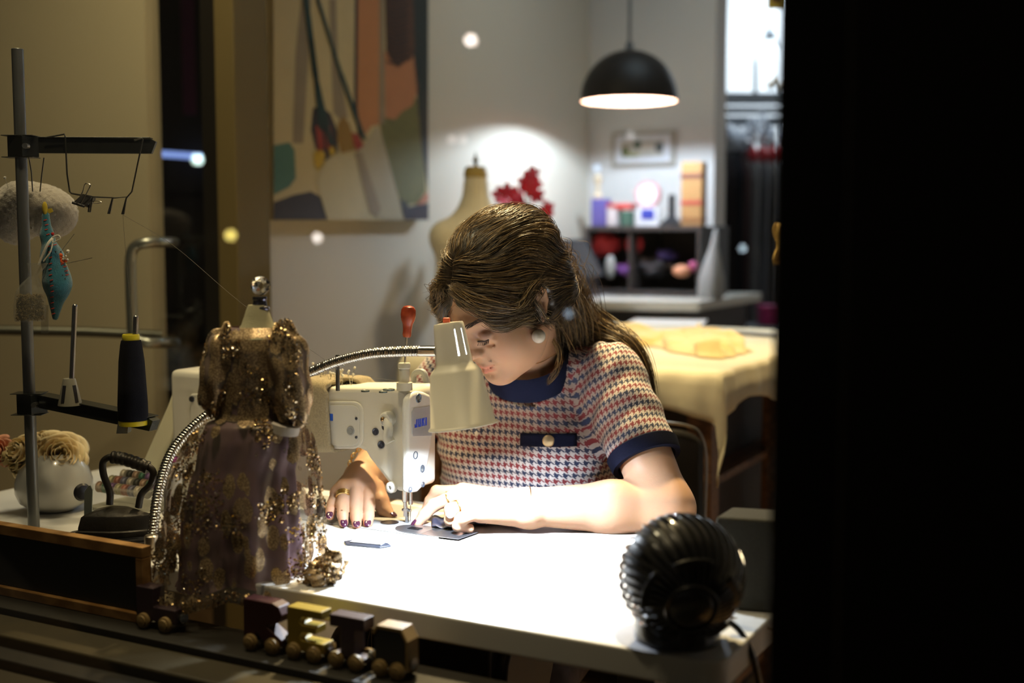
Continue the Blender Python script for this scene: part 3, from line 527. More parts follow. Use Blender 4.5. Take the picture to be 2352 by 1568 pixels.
g = G(); a_ = at(1780, 195, 6.1); 
for k in range(5): g.sph(a_+np.array((-.02+.03*k, .0, .02*math.sin(k*2))), (.022, .02, .028), 10)
obj('wrapped_bundle', g, M('bundle_tan', (.45, .38, .30), .3), label='pale bundle lying on top of the grey rail', cat='bundle')
# ================================================================= WORK TABLE
TL = -1.56
wt = thing('sewing_table', 'white topped sewing machine table by the shop window', 'table', T(-.7, .28, 0), -TH)
lam = M('white_laminate', (.78, .78, .77), .35, var=.02, scale=5)
def rrect(s0, s1, t0, t1, r, z, n=8, corners=(1, 1, 1, 1)):
    out = []
    for (cx, cy, a0, on) in ((s1-r, t0+r, -90, corners[0]), (s1-r, t1-r, 0, corners[1]), (s0+r, t1-r, 90, corners[2]), (s0+r, t0+r, 180, corners[3])):
        for k in range(n+1): a = math.radians(a0+90*k/n); out.append(T(cx+r*math.cos(a), cy+r*math.sin(a), z))
    return out
g = G(); g.prism(rrect(TL, .002, .0, .573, .028, TZ-.036), (0, 0, .036)); obj('tabletop', g, lam, wt, bevel=.003)
gm = M('grey_leg_metal', (.25, .26, .26), .4, .6)
for s in (-1.35, -.22):
    g = G(); g.box(T(s, .30, .40), (.06, .05, .66), RT); obj('leg', g, gm, wt, bevel=.003); g = G(); g.box(T(s, .30, .045), (.07, .50, .05), RT); obj('foot', g, gm, wt, bevel=.004); g = G(); g.box(T(s, .30, .733), (.07, .46, .02), RT); obj('bracket', g, gm, wt)
g = G(); g.box(T(-.78, .42, .25), (1.08, .04, .04), RT); obj('crossbar', g, gm, wt)
g = G(); g.box(T(-.55, .33, .60), (.22, .20, .20), RT); g.cyl(T(-.68, .33, .6), T(-.42, .33, .6), .085); obj('motor', g, M('motor_black', (.02, .02, .02), .4), wt, bevel=.006)
# inlaid trim plate in the table top
g = G(); a_, b_ = onz(790, 1246, TZ), onz(898, 1256, TZ); cc_ = (a_+b_)/2; ln = np.linalg.norm(b_-a_)
tp = thing('table_plate', 'dark bordered grey plate inlaid in the white tabletop', 'plate', (*cc_[:2], TZ), 0)
dxx = nrm(b_-a_); R2 = np.column_stack((dxx, np.cross(Z, dxx), Z))
g = G(); g.prism([cc_+dxx*x+R2[:, 1]*y+(0, 0, .0002) for x, y in ((-ln/2, 0), (-ln/2+.012, -.016), (ln/2-.012, -.016), (ln/2, 0), (ln/2-.012, .013), (-ln/2+.012, .013))], (0, 0, .003)); obj('border', g, M('graphite', (.02, .025, .04), .4), tp, bevel=.001)
g = G(); g.box(cc_+(0, 0, .0038), (ln*.66, .016, .002), R2); obj('inset', g, M('grey_inset', (.22, .23, .25), .4), tp, smooth=False)
# ================================================================= SEWING MACHINE
sm = thing('sewing_machine', 'cream industrial sewing machine with a task lamp over its needle', 'sewing machine', T(-.90, .42, TZ), -TH)
cream = M('cream_enamel', (.62, .60, .53), .38, var=.02, scale=8, bump=.15, bscale=900); creamw = M('cream_plastic', (.68, .68, .64), .35, var=.02); blackp = M('black_plug', (.015, .015, .02), .4); bed = M('bed_enamel', (.42, .43, .43), .35, var=.03)
steelp = M('polished_steel', (.55, .57, .60), .22, 1., var=.05, scale=120); SE = -.678; TN, TF = .372, .462
def mxz(px, py, t=TN):     # point on the machine's near side seen at this pixel
    return onpl(px, py, T(0, t, 0), V)
g = G(); g.box(T(-.855, .435, TZ+.0012), (.505, .178, .0024), RT); obj('bed', g, bed, sm, smooth=False, bevel=.001)
g = G(); q = onz(895, 1203, TZ); g.lathe([(.016, .0026), (.016, .0034), (.011, .0036), (.0105, .0032), (.002, .0032)], (q[0], q[1], TZ), (0, 0, 1), 28); obj('bed_screw', g, M('dark_steel_screw', (.12, .12, .13), .3, .9), sm)
hp = [(939, 900), (925, 891), (880, 889), (700, 889), (560, 889), (470, 889), (470, 1028), (700, 1028), (790, 1029), (822, 1030), (838, 1038), (846, 1052), (893, 1113), (903, 1124), (915, 1129), (939, 1130)]
def machprism(pts, t0, t1): return [mxz(x, y) for x, y in pts]
pz = [mxz(x, y) for x, y in hp]; 
pz = [p for p in pz]
g = G(); g.prism(pz, V*(TF-TN)); obj('machine_head', g, cream, sm, bevel=.009, ang=30)
x0 = np.dot(mxz(470, 960)-C0, U)
g = G(); g.box(T(x0-.035, .425, TZ+.125), (.095, .115, .245), RT); obj('machine_pillar', g, cream, sm, bevel=.012)
# recessed side cover with holes
def rpoly(x0, y0, x1, y1, r, off, n=6):
    out = []
    for (cx, cy, a0) in ((x1-r, y0+r, -90), (x1-r, y1-r, 0), (x0+r, y1-r, 90), (x0+r, y0+r, 180)):
        for k in range(n+1): a = math.radians(a0+90*k/n); out.append(mxz(cx+r*math.cos(a), cy+r*math.sin(a))-V*off)
    return out
g = G(); g.prism(rpoly(700, 921, 836, 1030, 24, -.001), -V*.0035); obj('cover_rim', g, creamw, sm, bevel=.002)
g = G(); g.prism(rpoly(704, 929, 829, 1023, 19, .0028), -V*.0016); sc_ = obj('side_cover', g, M('cover_grey', (.56, .56, .53), .4, var=.02), sm, bevel=.0008)
def plug(px, py, r, name='rubber_plug', mat=blackp, off=.0005, rim=True, par=sm):
    c = mxz(px, py)-V*off; k = r*2.0/2800
    g = G(); g.lathe([(k, -.002), (k, .0012), (k*.8, .0016), (k*.55, .0005), (k*.5, .0012), (.0001, .0012)], c, -V, 24); return obj(name, g, mat, par)
plug(809, 988, 11, 'cover_hole', M('hole_grey', (.20, .20, .19), .6), .0044, par=sc_); plug(822, 960, 3.5, 'cover_screw', blackp, .0044, par=sc_); plug(822, 1003, 3.5, 'cover_screw', blackp, .0044, par=sc_)
g = G(); g.box(mxz(762, 957)-V*.0046, (.012, .0006, .0125), RT); obj('blue_label', g, M('label_blue', (.02, .08, .42), .5), sc_)
plug(863, 991, 9); plug(885, 980, 9); plug(876, 1021, 9.5)
g = G(); g.lathe([(.010, -.001), (.0095, .006), (.006, .008), (.0035, .008), (.003, .004), (.0001, .004)], mxz(901, 1118), -V, 24); obj('corner_knob', g, creamw, sm)
# lever on the back
lv = mxz(895, 961); g = G(); g.lathe([(.013, 0), (.013, .012), (.010, .015), (.0001, .015)], lv, -V, 24)
pth = [lv-V*.010+(0, 0, .0), mxz(903, 980)-V*.014, mxz(904, 1000)-V*.017, mxz(909, 1012)-V*.017]; g.tube(catmull(pth, 6), .0085, 12, rf=lambda t: .85+.25*t); o_ = obj('reverse_lever', g, creamw, sm); g = G(); g.sph(mxz(891, 960)-V*.0155, .0042, 12); obj('lever_screw', g, M('bronze', (.18, .11, .05), .4, .8), o_)
# face plate
FE = np.dot(mxz(937, 1000)-C0, U)
def fpl(px, py, d=0.): return onpl(px, py, T(FE+.012+d, 0, 0), U)
fpts = [(937, 1131), (937, 940), (939, 915), (948, 903), (962, 898), (975, 900), (988, 906), (995, 925), (997, 960), (994, 1000), (990, 1028), (978, 1100), (972, 1118), (960, 1130), (948, 1132)]
P_ = [onpl(x, y, T(FE+.014, 0, 0), U) for x, y in fpts]; g = G(); g.prism(P_, -U*.0135); fpo = obj('face_plate', g, M('plate_white', (.70, .71, .70), .38, var=.02), sm, bevel=.005)
def fp3(px, py, d): return onpl(px, py, T(FE+.014+d, 0, 0), U)
for (x, y, r) in ((961, 914, .0065), (954, 1045, .0055), (970, 1076, .0055), (942, 1124, .004), (971, 1112, .004)):
    g = G(); g.lathe([(r*1.25, 0), (r*1.2, .0012), (r, .001), (r*.9, -.0005), (.0001, -.0005)], fp3(x, y, 0), U, 20); obj('plate_screw', g, M('screw_blue_grey', (.10, .13, .18), .35, .7), fpo)
g = G(); g.prism([fp3(x, y, .0002) for x, y in ((945, 945), (950, 937), (990, 931), (991, 1000), (948, 1002), (945, 996))], U*.0012); bd = obj('badge', g, M('badge_silver', (.62, .66, .72), .25, .5, var=.1, scale=200), fpo, bevel=.0004)
# lettering JUKI on the badge
k0 = fp3(952, 973, .0015); ky = nrm(fp3(985, 966, .0015)-k0); kz = Z; W = np.linalg.norm(fp3(985, 966, .0015)-k0)
bm_ = M('letter_blue', (.01, .04, .40), .5)
def letter(strokes, x, w, h, name):
    g = G()
    for poly in strokes:
        g.prism([k0+ky*(x+w*(a+.06*b))+kz*(h*(b-.5)) for a, b in poly], U*.0006)
    obj(name, g, bm_, bd, smooth=False)
hh = 19/1390.; lw = W/4.15
J = [[(.55, 0), (.9, 0), (.9, 1), (.55, 1)], [(0, 0), (.6, 0), (.6, .28), (0, .28)], [(0, 0), (.25, 0), (.25, .45), (0, .45)]]
Uu = [[(0, 0), (.3, 0), (.3, 1), (0, 1)], [(.6, 0), (.9, 0), (.9, 1), (.6, 1)], [(.2, 0), (.7, 0), (.7, .28), (.2, .28)]]
K_ = [[(0, 0), (.3, 0), (.3, 1), (0, 1)], [(.3, .4), (.45, .4), (.98, 1), (.6, 1), (.3, .66)], [(.35, .6), (.65, 0), (1., 0), (.6, .62)]]
I_ = [[(.05, 0), (.4, 0), (.4, 1), (.05, 1)]]
for i, (l, nm) in enumerate(((J, 'letter_j'), (Uu, 'letter_u'), (K_, 'letter_k'), (I_, 'letter_i'))): letter(l, lw*(i*1.02+.05), lw*.80, hh, nm)
# needle bar, presser foot, needle plate
def atn(px, py, t=.419): return onpl(px, py, T(0, t, 0), V)
g = G(); g.cyl(atn(930, 1124, .41), atn(930, 1152, .41), .0048); g.cyl(atn(930, 1152, .41), atn(932, 1172, .41), .0035); g.box(atn(933, 1176, .41), (.008, .007, .014), RT); g.box(atn(935, 1193, .41), (.006, .004, .016), RT); g.box(atn(938, 1203, .413), (.017, .022, .0028), RT); g.cyl(atn(924, 1170, .41), atn(944, 1172, .41), .0025); obj('presser_foot', g, steelp, sm, bevel=.0006)
g = G(); g.cyl(atn(943, 1124), atn(943, 1150), .0032); g.cyl(atn(943, 1148), atn(943, 1158), .0042); g.cyl(atn(943, 1156), atn(942, 1206), .0008); obj('needle_bar', g, steelp, sm)
q = onz(960, 1216, TZ+.003); g = G(); qc = q*(1, 1, 0)
g.prism([q+U*(.042*math.cos(a)-.0)+V*(.028*math.sin(a)) for a in np.linspace(math.pi*.5, math.pi*1.5, 18)]+[q+U*.022-V*.028, q+U*.022+V*.028], (0, 0, .0012)); obj('needle_plate', g, M('needle_plate_steel', (.32, .33, .36), .28, .9, var=.1, scale=300), sm, smooth=False)
g = G(); g.prism([q+U*.023-V*.028, q+U*.095-V*.026, q+U*.100+V*.032, q+U*.023+V*.028], (0, 0, .0012)); sl_ = obj('slide_plate', g, M('slide_steel', (.30, .32, .37), .2, .95, var=.1, scale=30), sm, smooth=False)
g = G()
for k in range(4): g.box(q+U*(-.006+.0)+V*(-.006+.004*k)+(0, 0, .0018), (.022, .0016, .001), RT)
obj('feed_dog', g, M('feed_dark', (.05, .05, .055), .4, .9), sm)
# small things on top of the head: plugs, thread post, presser rod with the white guide
def top_(px, t=.40, z=None):
    zt = mxz(880, 889)[2]; s_ = np.dot(mxz(px, 889)-C0, U); return T(s_, t, zt)
for (px, py, r) in ((839, 898, .007), (880, 900, .007), (893, 895, .010)):
    c = top_(px, .42); g = G(); g.lathe([(r, -.001), (r, .0015), (r*.7, .002), (r*.5, .001), (.0001, .001)], onpl(px, py, (0, 0, mxz(880, 889)[2]), Z), (0, 0, 1), 20); obj('top_plug', g, M('dark_green_plug', (.04, .05, .04), .4), sm)
tc_ = onpl(929, 893, (0, 0, mxz(880, 889)[2]), Z); g = G(); g.lathe([(.0135, -.002), (.0135, .011), (.010, .012), (.009, .014), (.009, .034), (.0105, .036), (.0105, .042), (.0095, .044), (.0001, .044)], tc_, (0, 0, 1), 28); obj('presser_regulator', g, M('ivory_plastic', (.50, .48, .40), .4), sm)
pin = onpl(776, 897, (0, 0, mxz(880, 889)[2]), Z); g = G(); g.lathe([(.0035, 0), (.0035, .058), (.0028, .060), (.0001, .060)], pin, (0, 0, 1), 14); g.cyl(pin+(0, 0, .042), pin+(.012, 0, .042), .0012); obj('thread_post', g, M('blue_steel', (.20, .21, .22), .3, 1.), sm)
gcv = M('grey_guard', (.30, .31, .30), .45)
g = G(); pts = [(951, 895), (950, 866), (954, 857), (962, 853), (972, 855), (978, 868), (983, 900)]
g.tube(catmull([onpl(x, y, T(0, .455, 0), V) for x, y in pts], 6), .0055, 10); obj('take_up_guard', g, gcv, sm)
# hand wheel end: belt guard
bg = M('belt_guard_cream', (.80, .76, .54), .42, var=.02)
pts = [(462, 874), (430, 874), (408, 884), (394, 902), (384, 930), (326, 1062), (328, 1075), (356, 1086), (372, 1050), (392, 1010), (402, 985), (432, 935), (462, 930)]
g = G(); g.prism([onpl(x, y, T(0, .37, 0), V) for x, y in pts], V*.10); obj('belt_guard', g, bg, sm, bevel=.006)
pts = [(330, 1078), (358, 1086), (372, 1052), (392, 1012), (402, 990), (398, 1150), (345, 1160)]
g = G(); g.prism([onpl(x, y, T(0, .375, 0), V) for x, y in pts], V*.09); obj('guard_lower', g, M('guard_lower_grey', (.22, .22, .19), .5), sm, bevel=.003)  # lower guard piece in one even darker grey
g = G(); g.prism([onpl(x, y, T(0, .362, 0), V) for x, y in ((436, 905), (470, 903), (470, 1000), (436, 1000))], V*.06); e_ = obj('end_cover', g, cream, sm, bevel=.003)
g = G(); g.lathe([(.006, 0), (.005, .003), (.0001, .003)], onpl(441, 916, T(0, .361, 0), V), -V, 16); obj('end_screw', g, blackp, e_)
g = G(); hw = T(-1.18, .42, TZ+.14); g.lathe([(.03, 0), (.062, .0), (.066, .006), (.066, .02), (.06, .026), (.03, .026)], T(-1.10, .43, TZ+.15), U, 36); obj('hand_wheel', g, M('wheel_black', (.02, .02, .02), .35), sm)
# linen wrap with pins
lin = M('raw_linen', (.30, .245, .15), .95, var=.5, scale=350, bump=.8, bscale=900)
s_r = np.dot(mxz(764, 960)-C0, U); s_l = s_r-.085
pw = thing('pincushion_wrap', 'coarse linen pincushion band wrapped round the machine arm', 'pincushion', T((s_r+s_l)/2, .417, .93), -TH)
zt_, zb_ = mxz(764, 889)[2]+.006, mxz(764, 1030)[2]-.004; tn, tf = TN-.011, TF+.011
def rim(n=40, e=0.):
    out = []; r = .018; 
    for (cx, cz, a0) in ((tn+r, zt_-r, 90), (tn+r, zb_+r, 180), (tf-r, zb_+r, 270), (tf-r, zt_-r, 0)):
        for k in range(n//4): a = math.radians(a0+90*k/(n//4-1)); out.append((cx+(r+e)*math.cos(a), cz+(r+e)*math.sin(a)))
    return out
R0 = rim()
def wf(u_, v_):
    k = int(round(u_*len(R0))) % len(R0); y_, z_ = R0[k]; bul = 1+.05*math.sin(math.pi*v_); cy_, cz_ = (tn+tf)/2, (zt_+zb_)/2
    sk = -.010*((z_-cz_)/(zt_-zb_))+.002*math.sin(k*1.1+v_*5); return T(s_l+(s_r-s_l)*v_+(sk if v_ > .5 else 0), cy_+(y_-cy_)*bul, cz_+(z_-cz_)*bul)
g = G(); g.grid(wf, len(R0), 16, True); obj('linen_band', g, lin, pw, solid=.006, ang=180)
g = G()
fl0 = [onpl(x, y, T(0, t, 0), V) for x, y, t in ((765, 890, .40), (790, 876, .42), (820, 878, .43), (838, 892, .44))]
def flp(u_, v_): i = u_*3; k = min(int(i), 2); p = fl0[k]*(1-(i-k))+fl0[k+1]*(i-k); return p+V*(.045*(v_-.2))+Z*(.004*math.sin(u_*3.14)+.002)
g.grid(flp, 14, 6); obj('linen_flap', g, lin, pw, solid=.005)
pinst = M('pin_steel', (.6, .6, .55), .25, 1.); pinh = M('pin_head_white', (.8, .78, .7), .3)
rr = np.random.default_rng(3)
for k in range(26):
    px = rr.uniform(726, 812); t_ = rr.uniform(.39, .45); zz = zt_ if px < 764 else zt_-.002; b_ = onpl(px, 884, T(0, t_, 0), V); b_[2] = zz; d = nrm((rr.uniform(-.5, .5), rr.uniform(-.3, .3), 1)); L_ = rr.uniform(.012, .026)
    g = G(); g.cyl(b_-d*.01, b_+d*L_, .0005, n=6); o_ = obj('pin', g, pinst, pw); g = G(); g.sph(b_+d*L_, .0024, 10); obj('pin_head', g, pinh, o_)
# screwdriver standing in the regulator
scd = thing('screwdriver', 'upright screwdriver with a glossy red wooden handle', 'screwdriver', tc_+(0, 0, .045))
b_ = tc_+(0, 0, .030); up_ = nrm(onpl(936, 760, T(0, .42, 0), V)-onpl(929, 860, T(0, .42, 0), V))
g = G(); g.cyl(b_, b_+up_*.062, .0017, n=10); obj('shaft', g, steelp, scd)
g = G(); g.lathe([(.0001, .058), (.006, .058), (.0075, .062), (.0072, .070), (.0085, .080), (.0118, .088), (.0128, .096), (.0122, .104), (.009, .109), (.004, .111), (.0001, .111)], b_, up_, 28); obj('handle', g, wood('red_wood', (.20, .025, .008), (.38, .07, .02), .25, 4), scd)
# dark cloth being sewn, small clamp on the bed
def sewn(u_, v_):
    p = onz(992+205*u_, 1193+25*v_-6*u_+4*math.sin(u_*7), TZ); return np.array((p[0], p[1], TZ+.0065+.0035*abs(math.sin(u_*17+v_*3))*math.sin(3.14*min(max(v_, .05), .95))+.002*math.sin(u_*41)))
g = G(); g.grid(sewn, 70, 12); obj('dark_cloth', g, M('navy_sheer_cloth', (.015, .018, .035), .5, var=.4, scale=60), solid=.001, label='piece of dark cloth under the hand at the needle', cat='cloth')
g = G(); q_ = onz(738, 1178, TZ+.003); g.box(q_+(0, 0, .013), (.014, .010, .026), RT); g.cyl(q_+(0, 0, .018), q_+U*.020+(0, 0, .020), .0016); obj('bobbin_clamp', g, M('clamp_black', (.015, .015, .015), .35, .5), bevel=.001, label='small black metal clamp on the machine bed beside the dress', cat='clamp')
# ================================================================= TASK LAMP
tl = thing('task_lamp', 'cream conical gooseneck task lamp glowing over the sewing machine', 'lamp', T(-.933, .040, TZ))
YS = 1.87; sc = YS/2800
Atop = at(1029, 742, YS); Abot = at(1064, 978, YS); ax = nrm(Atop-Abot+np.array((0, .010, 0))); Hh = np.linalg.norm(Atop-Abot)
prof = [(80, 0), (81, 1.5), (79, 4), (76, 6), (60, 122), (54, 130), (45, 140), (43, 146), (35, 232), (33, 236), (5, 237.5)]
kk = Hh/236
prof = [(r*sc, h*kk) for r, h in prof]
shm_ = M('lamp_cream', (.72, .70, .62), .42, var=.03, scale=10)
def dirt(m):
    nt = m.node_tree; return m
N_ = 72; pr2 = prof[:8]+[(prof[7][0]*(1-t)+prof[8][0]*t, prof[7][1]*(1-t)+prof[8][1]*t) for t in (.17, .87)]+prof[8:]
xx, yy, dd = frame(ax)
def angidx(px_side): # angle index facing the camera, offset to image right
    best = min(range(N_), key=lambda i: np.dot(xx*math.cos(2*math.pi*(i+.5)/N_)+yy*math.sin(2*math.pi*(i+.5)/N_), nrm((-px_side, 1, 0)))); return best
i1, i2 = angidx(.42), angidx(1.3)
g = G(); g.lathe(pr2, Abot, ax, N_, caps=False, skip=lambda i, j: (i in (i1, i2)) and j == 8); shd = obj('lamp_shade', g, shm_, tl, ang=50)
q = shd.modifiers.new('s', 'SOLIDIFY'); q.thickness = .0012; q.offset = -1
g = G(); g.tube([Abot+(xx*math.cos(t)+yy*math.sin(t))*(80*sc) for t in np.linspace(0, 2*math.pi, 60, endpoint=False)], .0014, 8, True); obj('shade_rim', g, shm_, shd)
g = G(); g.box(Atop+ax*.0045+U*-.002, (.011, .008, .008)); obj('switch', g, M('coral_switch', (.65, .14, .08), .4), tl, bevel=.0015)
g = G(); g.lathe([(.012, .115), (.013, .09), (.013, .07), (.027, .045), (.029, .032), (.024, .022), (.0001, .020)], Abot, ax, 24); bl = obj('bulb', g, M('lamp_bulb_glow', (.9, .95, 1), emit=(.86, .93, 1.), es=60), tl)
# gooseneck
pc_ = [at(350, 1262, 1.87), at(352, 1215, 1.89), at(366, 1120, 1.93), at(400, 1030, 1.98), at(480, 950, 2.03), at(590, 895, 2.06), at(660, 872, 2.05), at(715, 853, 2.02), at(775, 830, 1.985), at(850, 812, 1.94), at(920, 807, 1.905), at(968, 806, 1.885)]
pth = catmull(pc_, 40); seg = np.cumsum([0]+[np.linalg.norm(pth[i+1]-pth[i]) for i in range(len(pth)-1)]); nn = int(seg[-1]/.0012); ts = np.linspace(0, seg[-1], nn); pa = np.array(pth); pth = np.stack([np.interp(ts, seg, pa[:, i]) for i in range(3)], 1)
g = G(); g.tube(list(pth), [.0072+.0014*abs(math.sin(math.pi*t/.0052)) for t in ts], 14); obj('gooseneck', g, M('gooseneck_chrome', (.42, .42, .41), .2, 1., var=.05), tl)
g = G(); g.cyl(at(966, 806, 1.885), at(1003, 806, 1.872), .0085); obj('neck_collar', g, chrome, tl)
g = G(); b_ = onz(348, 1280, TZ); g.lathe([(.018, 0), (.018, .003), (.012, .005), (.0105, .006), (.0105, .034), (.008, .036)], (b_[0], b_[1], TZ), (0, 0, 1), 24); obj('base', g, M('brushed_base', (.5, .45, .38), .3, 1.), tl)
# ================================================================= THREAD STAND
ts_ = thing('thread_stand', 'grey thread stand pole with two dark arms at the left', 'stand', onz(78, 1212, TZ))
pb = onz(78, 1212, TZ); pole = M('grey_pole', (.16, .17, .17), .35, .6, var=.1); arm = M('dark_arm_metal', (.035, .038, .035), .35, .7, var=.3)
zt_ = at(82, 112, pb[1])[2]; g = G(); g.cyl(pb, (pb[0], pb[1], zt_), .0097, n=28); obj('pole', g, pole, ts_, bevel=.001)
def arm_(a, b, h, w, name):
    a, b = np.array(a), np.array(b); d = nrm((b-a)*(1, 1, 0)); x = d; y = np.cross(Z, d); g = G()
    g.prism([a-Z*h/2-x*.0, a+Z*h/2, b+Z*h/2-Z*.001, b+Z*h*.28+x*.008, b-Z*h/2+x*.0], y*w); g.box((a+b)/2+Z*(h/2+.0008)+y*(w/2), (np.linalg.norm(b-a), w+.010, .0016), np.column_stack((nrm(b-a), y, np.cross(nrm(b-a), y)))); return obj(name, g, arm, ts_, smooth=False, bevel=.001)
pY = pb[1]
arm_(at(88, 334, pY-.012), at(347, 335, pY+.0), .025, .012, 'upper_arm')
arm_(at(88, 922, pY-.012), at(342, 975, pY-.10), .022, .020, 'lower_arm')
for (y, nm) in ((337, 'upper_clamp'), (926, 'lower_clamp')):
    z_ = at(82, y, pY)[2]; g = G(); c = (pb[0]+.004, pb[1], z_); g.box(c, (.036, .034, .034), RT*1.0); g.box((c[0]-.004, c[1], z_+.0178), (.052, .036, .0014)); g.box((c[0]-.004, c[1], z_-.0178), (.052, .036, .0014)); o_ = obj(nm, g, arm, ts_, smooth=False, bevel=.0015)
    g = G(); g.cyl((c[0]+.012, c[1]-.012, z_), (c[0]+.012, c[1]-.024, z_), .0045); obj('clamp_screw', g, M('screw_steel', (.3, .3, .28), .3, .9), o_)
wire = M('wire_steel', (.10, .10, .09), .3, .9); Yw = pY-.02
def W_(*pts): return [at(x, y, Yw+dy) for x, y, dy in [(p if len(p) == 3 else (*p, 0)) for p in pts]]
g = G(); g.tube(W_((105, 316), (148, 308), (150, 316), (154, 400), (160, 440), (164, 444), (180, 447), (209, 451), (212, 455), (207, 487), (203, 487), (206, 455), (210, 452), (260, 454), (252, 491), (248, 491), (258, 455), (291, 452), (284, 492), (280, 492), (290, 455), (303, 440), (328, 320), (326, 317), (308, 322)), .0014, 8); obj('wire_guide', g, wire, ts_)
g = G(); g.tube(W_((66, 360), (72, 395), (75, 440)), .0010, 6); g.tube(W_((101, 362), (96, 400), (92, 440)), .0010, 6); obj('hanging_wire', g, wire, ts_)
def spindle(px, y0, y1, Yp, name='spindle'):
    g = G(); a, b = at(px-4, y1, Yp), at(px+3, y0, Yp); g.cyl(a, b-(0, 0, .001), .0042, n=16); g.sph(b-(0, 0, .001), .0042, 12); return obj(name, g, M('spindle_steel', (.35, .35, .36), .25, 1.), ts_)
spindle(169, 702, 870, pY-.045); spindle(309, 728, 965, pY-.10)
g = G(); hb = at(161, 930, pY-.045); g.lathe([(.0195, 0), (.0195, .001), (.0105, .042), (.0095, .0445), (.0001, .0445)], hb, (0, 0, 1), 24); hl = obj('cone_holder', g, M('holder_grey', (.32, .31, .25), .5), ts_)
for a in (-1.9, -.6):
    g = G(); c_ = np.array((math.cos(a), math.sin(a), 0)); g.prism([hb+c_*.0180+np.cross(Z, c_)*.003+(0, 0, .006), hb+c_*.0180-np.cross(Z, c_)*.003+(0, 0, .006), hb+c_*.0118-np.cross(Z, c_)*.003+(0, 0, .034), hb+c_*.0118+np.cross(Z, c_)*.003+(0, 0, .034)], c_*.0012); obj('holder_slot', g, blackp, hl)
g = G(); c_ = at(282, 995, pY-.09); g.prism([c_+(-.010, -.002, 0), c_+(.008, -.002, 0), c_+(.011, -.002, .024), c_+(-.006, -.002, .024)], (0, .02, 0)); obj('bracket_tab', g, M('tab_grey', (.16, .16, .13), .5), ts_)
# thread cone
tc2 = thing('thread_cone', 'tall black thread cone with yellow ends on the lower arm', 'thread', at(306, 972, pY-.10)); b_ = at(306, 970, pY-.10); k = (pY-.1)/2800
g = G(); g.lathe([(33*k, .004), (34*k, .010), (34*k, .030), (29*k, .10), (24.5*k, .126), (22*k, .1335), (19*k, .134)], b_, (0, 0, 1), 40); obj('black_thread', g, M('black_yarn', (.004, .004, .006), .95, spec=.1, bump=.6, bscale=1200), tc2)
g = G(); g.lathe([(32*k, -.004), (32.5*k, .000), (32.5*k, .0045), (20*k, .005)], b_, (0, 0, 1), 40); obj('yellow_base', g, M('yellow_plastic', (.55, .48, .02), .4), tc2)
g = G(); g.lathe([(19*k, .133), (19.5*k, .1345), (19.5*k, .142), (18*k, .1435), (14*k, .1435), (13*k, .138)], b_, (0, 0, 1), 40); obj('yellow_tip', g, MC['yellow_plastic'], tc2)
# threads
thd = M('fine_thread', (.10, .09, .07), .6)
g = G(); g.tube(catmull([at(282, 493, Yw), at(400, 565, Yw+.0), at(560, 700, 2.0), at(720, 808, 2.05), at(776, 845, 2.12), at(850, 865, 2.1), at(925, 876, 2.09)], 8), .00028, 4); obj('sewing_thread', g, thd, label='fine thread running from the wire guide to the machine top', cat='thread')
g = G(); g.tube([at(282, 493, Yw), at(290, 600, Yw-.03), at(300, 700, pY-.09), at(309, 775, pY-.085)], .00028, 4); obj('cone_thread', g, thd, label='fine thread dropping from the wire guide to the black cone', cat='thread')
# binder clip
bc = thing('binder_clip', 'black binder clip on the wire guide', 'clip', at(200, 465, Yw)); g = G(); a_ = at(196, 460, Yw-.008)
g.prism([at(170, 463, Yw-.010), at(197, 472, Yw-.010), at(212, 450, Yw-.004), at(190, 445, Yw-.004)], (0, .018, -.004)); g.cyl(at(166, 465, Yw-.012), at(194, 474, Yw-.012), .0022); obj('clip_body', g, M('clip_black', (.02, .02, .02), .3), bc, smooth=False)
g = G(); g.tube(catmull([at(176, 466, Yw-.014), at(190, 440, Yw-.016), at(196, 422, Yw-.016), at(207, 424, Yw-.016), at(205, 432, Yw-.016), at(186, 468, Yw-.014)], 5), .0009, 6); g.tube(catmull([at(210, 463, Yw), at(222, 461, Yw), at(233, 464, Yw), at(222, 467, Yw), at(210, 465, Yw)], 4), .0008, 6); obj('clip_handles', g, M('clip_wire', (.35, .34, .30), .3, 1.), bc)
# plush cushion, felt pincushion, sachet
pl = thing('plush_pincushion', 'grey fleece pincushion ball behind the thread pole', 'pincushion', at(80, 565, 2.18)); S = SDF(); Y_ = 2.16
S.ell(at(36, 492, Y_), (.042, .036, .054), None, .01); S.ell(at(118, 490, Y_), (.046, .036, .044), None, .018); S.ell(at(70, 455, Y_), (.045, .03, .028), None, .02)
P, Q = S.mesh(.003, lambda d, P: d-.0012*np.sin(P[:, 0]*420)*np.sin(P[:, 1]*390)*np.sin(P[:, 2]*410)); sobj('fleece_ball', P, Q, M('fleece_grey', (.40, .36, .30), 1., var=.15, scale=120, bump=.9, bscale=500, sheen=.6), pl)
g = G(); g.cyl(at(22, 440, Y_-.02), at(12, 410, Y_-.03), .0004, n=6); g.sph(at(11, 408, Y_-.03), .0024, 10); obj('pin', g, pinh, pl)
teal = M('teal_felt', (.02, .16, .22), .95, var=.3, scale=150, bump=.8, bscale=700, sheen=.5); redst = M('red_stitch', (.55, .05, .02), .7)
fe = thing('felt_pincushion', 'hanging teal felt bird shaped pincushion with red stitches', 'pincushion', at(125, 735, 2.03)); Y_ = 2.02; S = SDF()
S.chain([at(105, 495, Y_), at(108, 540, Y_), at(120, 590, Y_), at(131, 650, Y_), at(127, 728, Y_)], (.006, .009, .017, .021, .005), .01); S.cap(at(118, 570, Y_-.012), at(120, 645, Y_-.016), .010, .008, .006); S.ell(at(140, 645, Y_), (.013, .014, .030), None, .01)
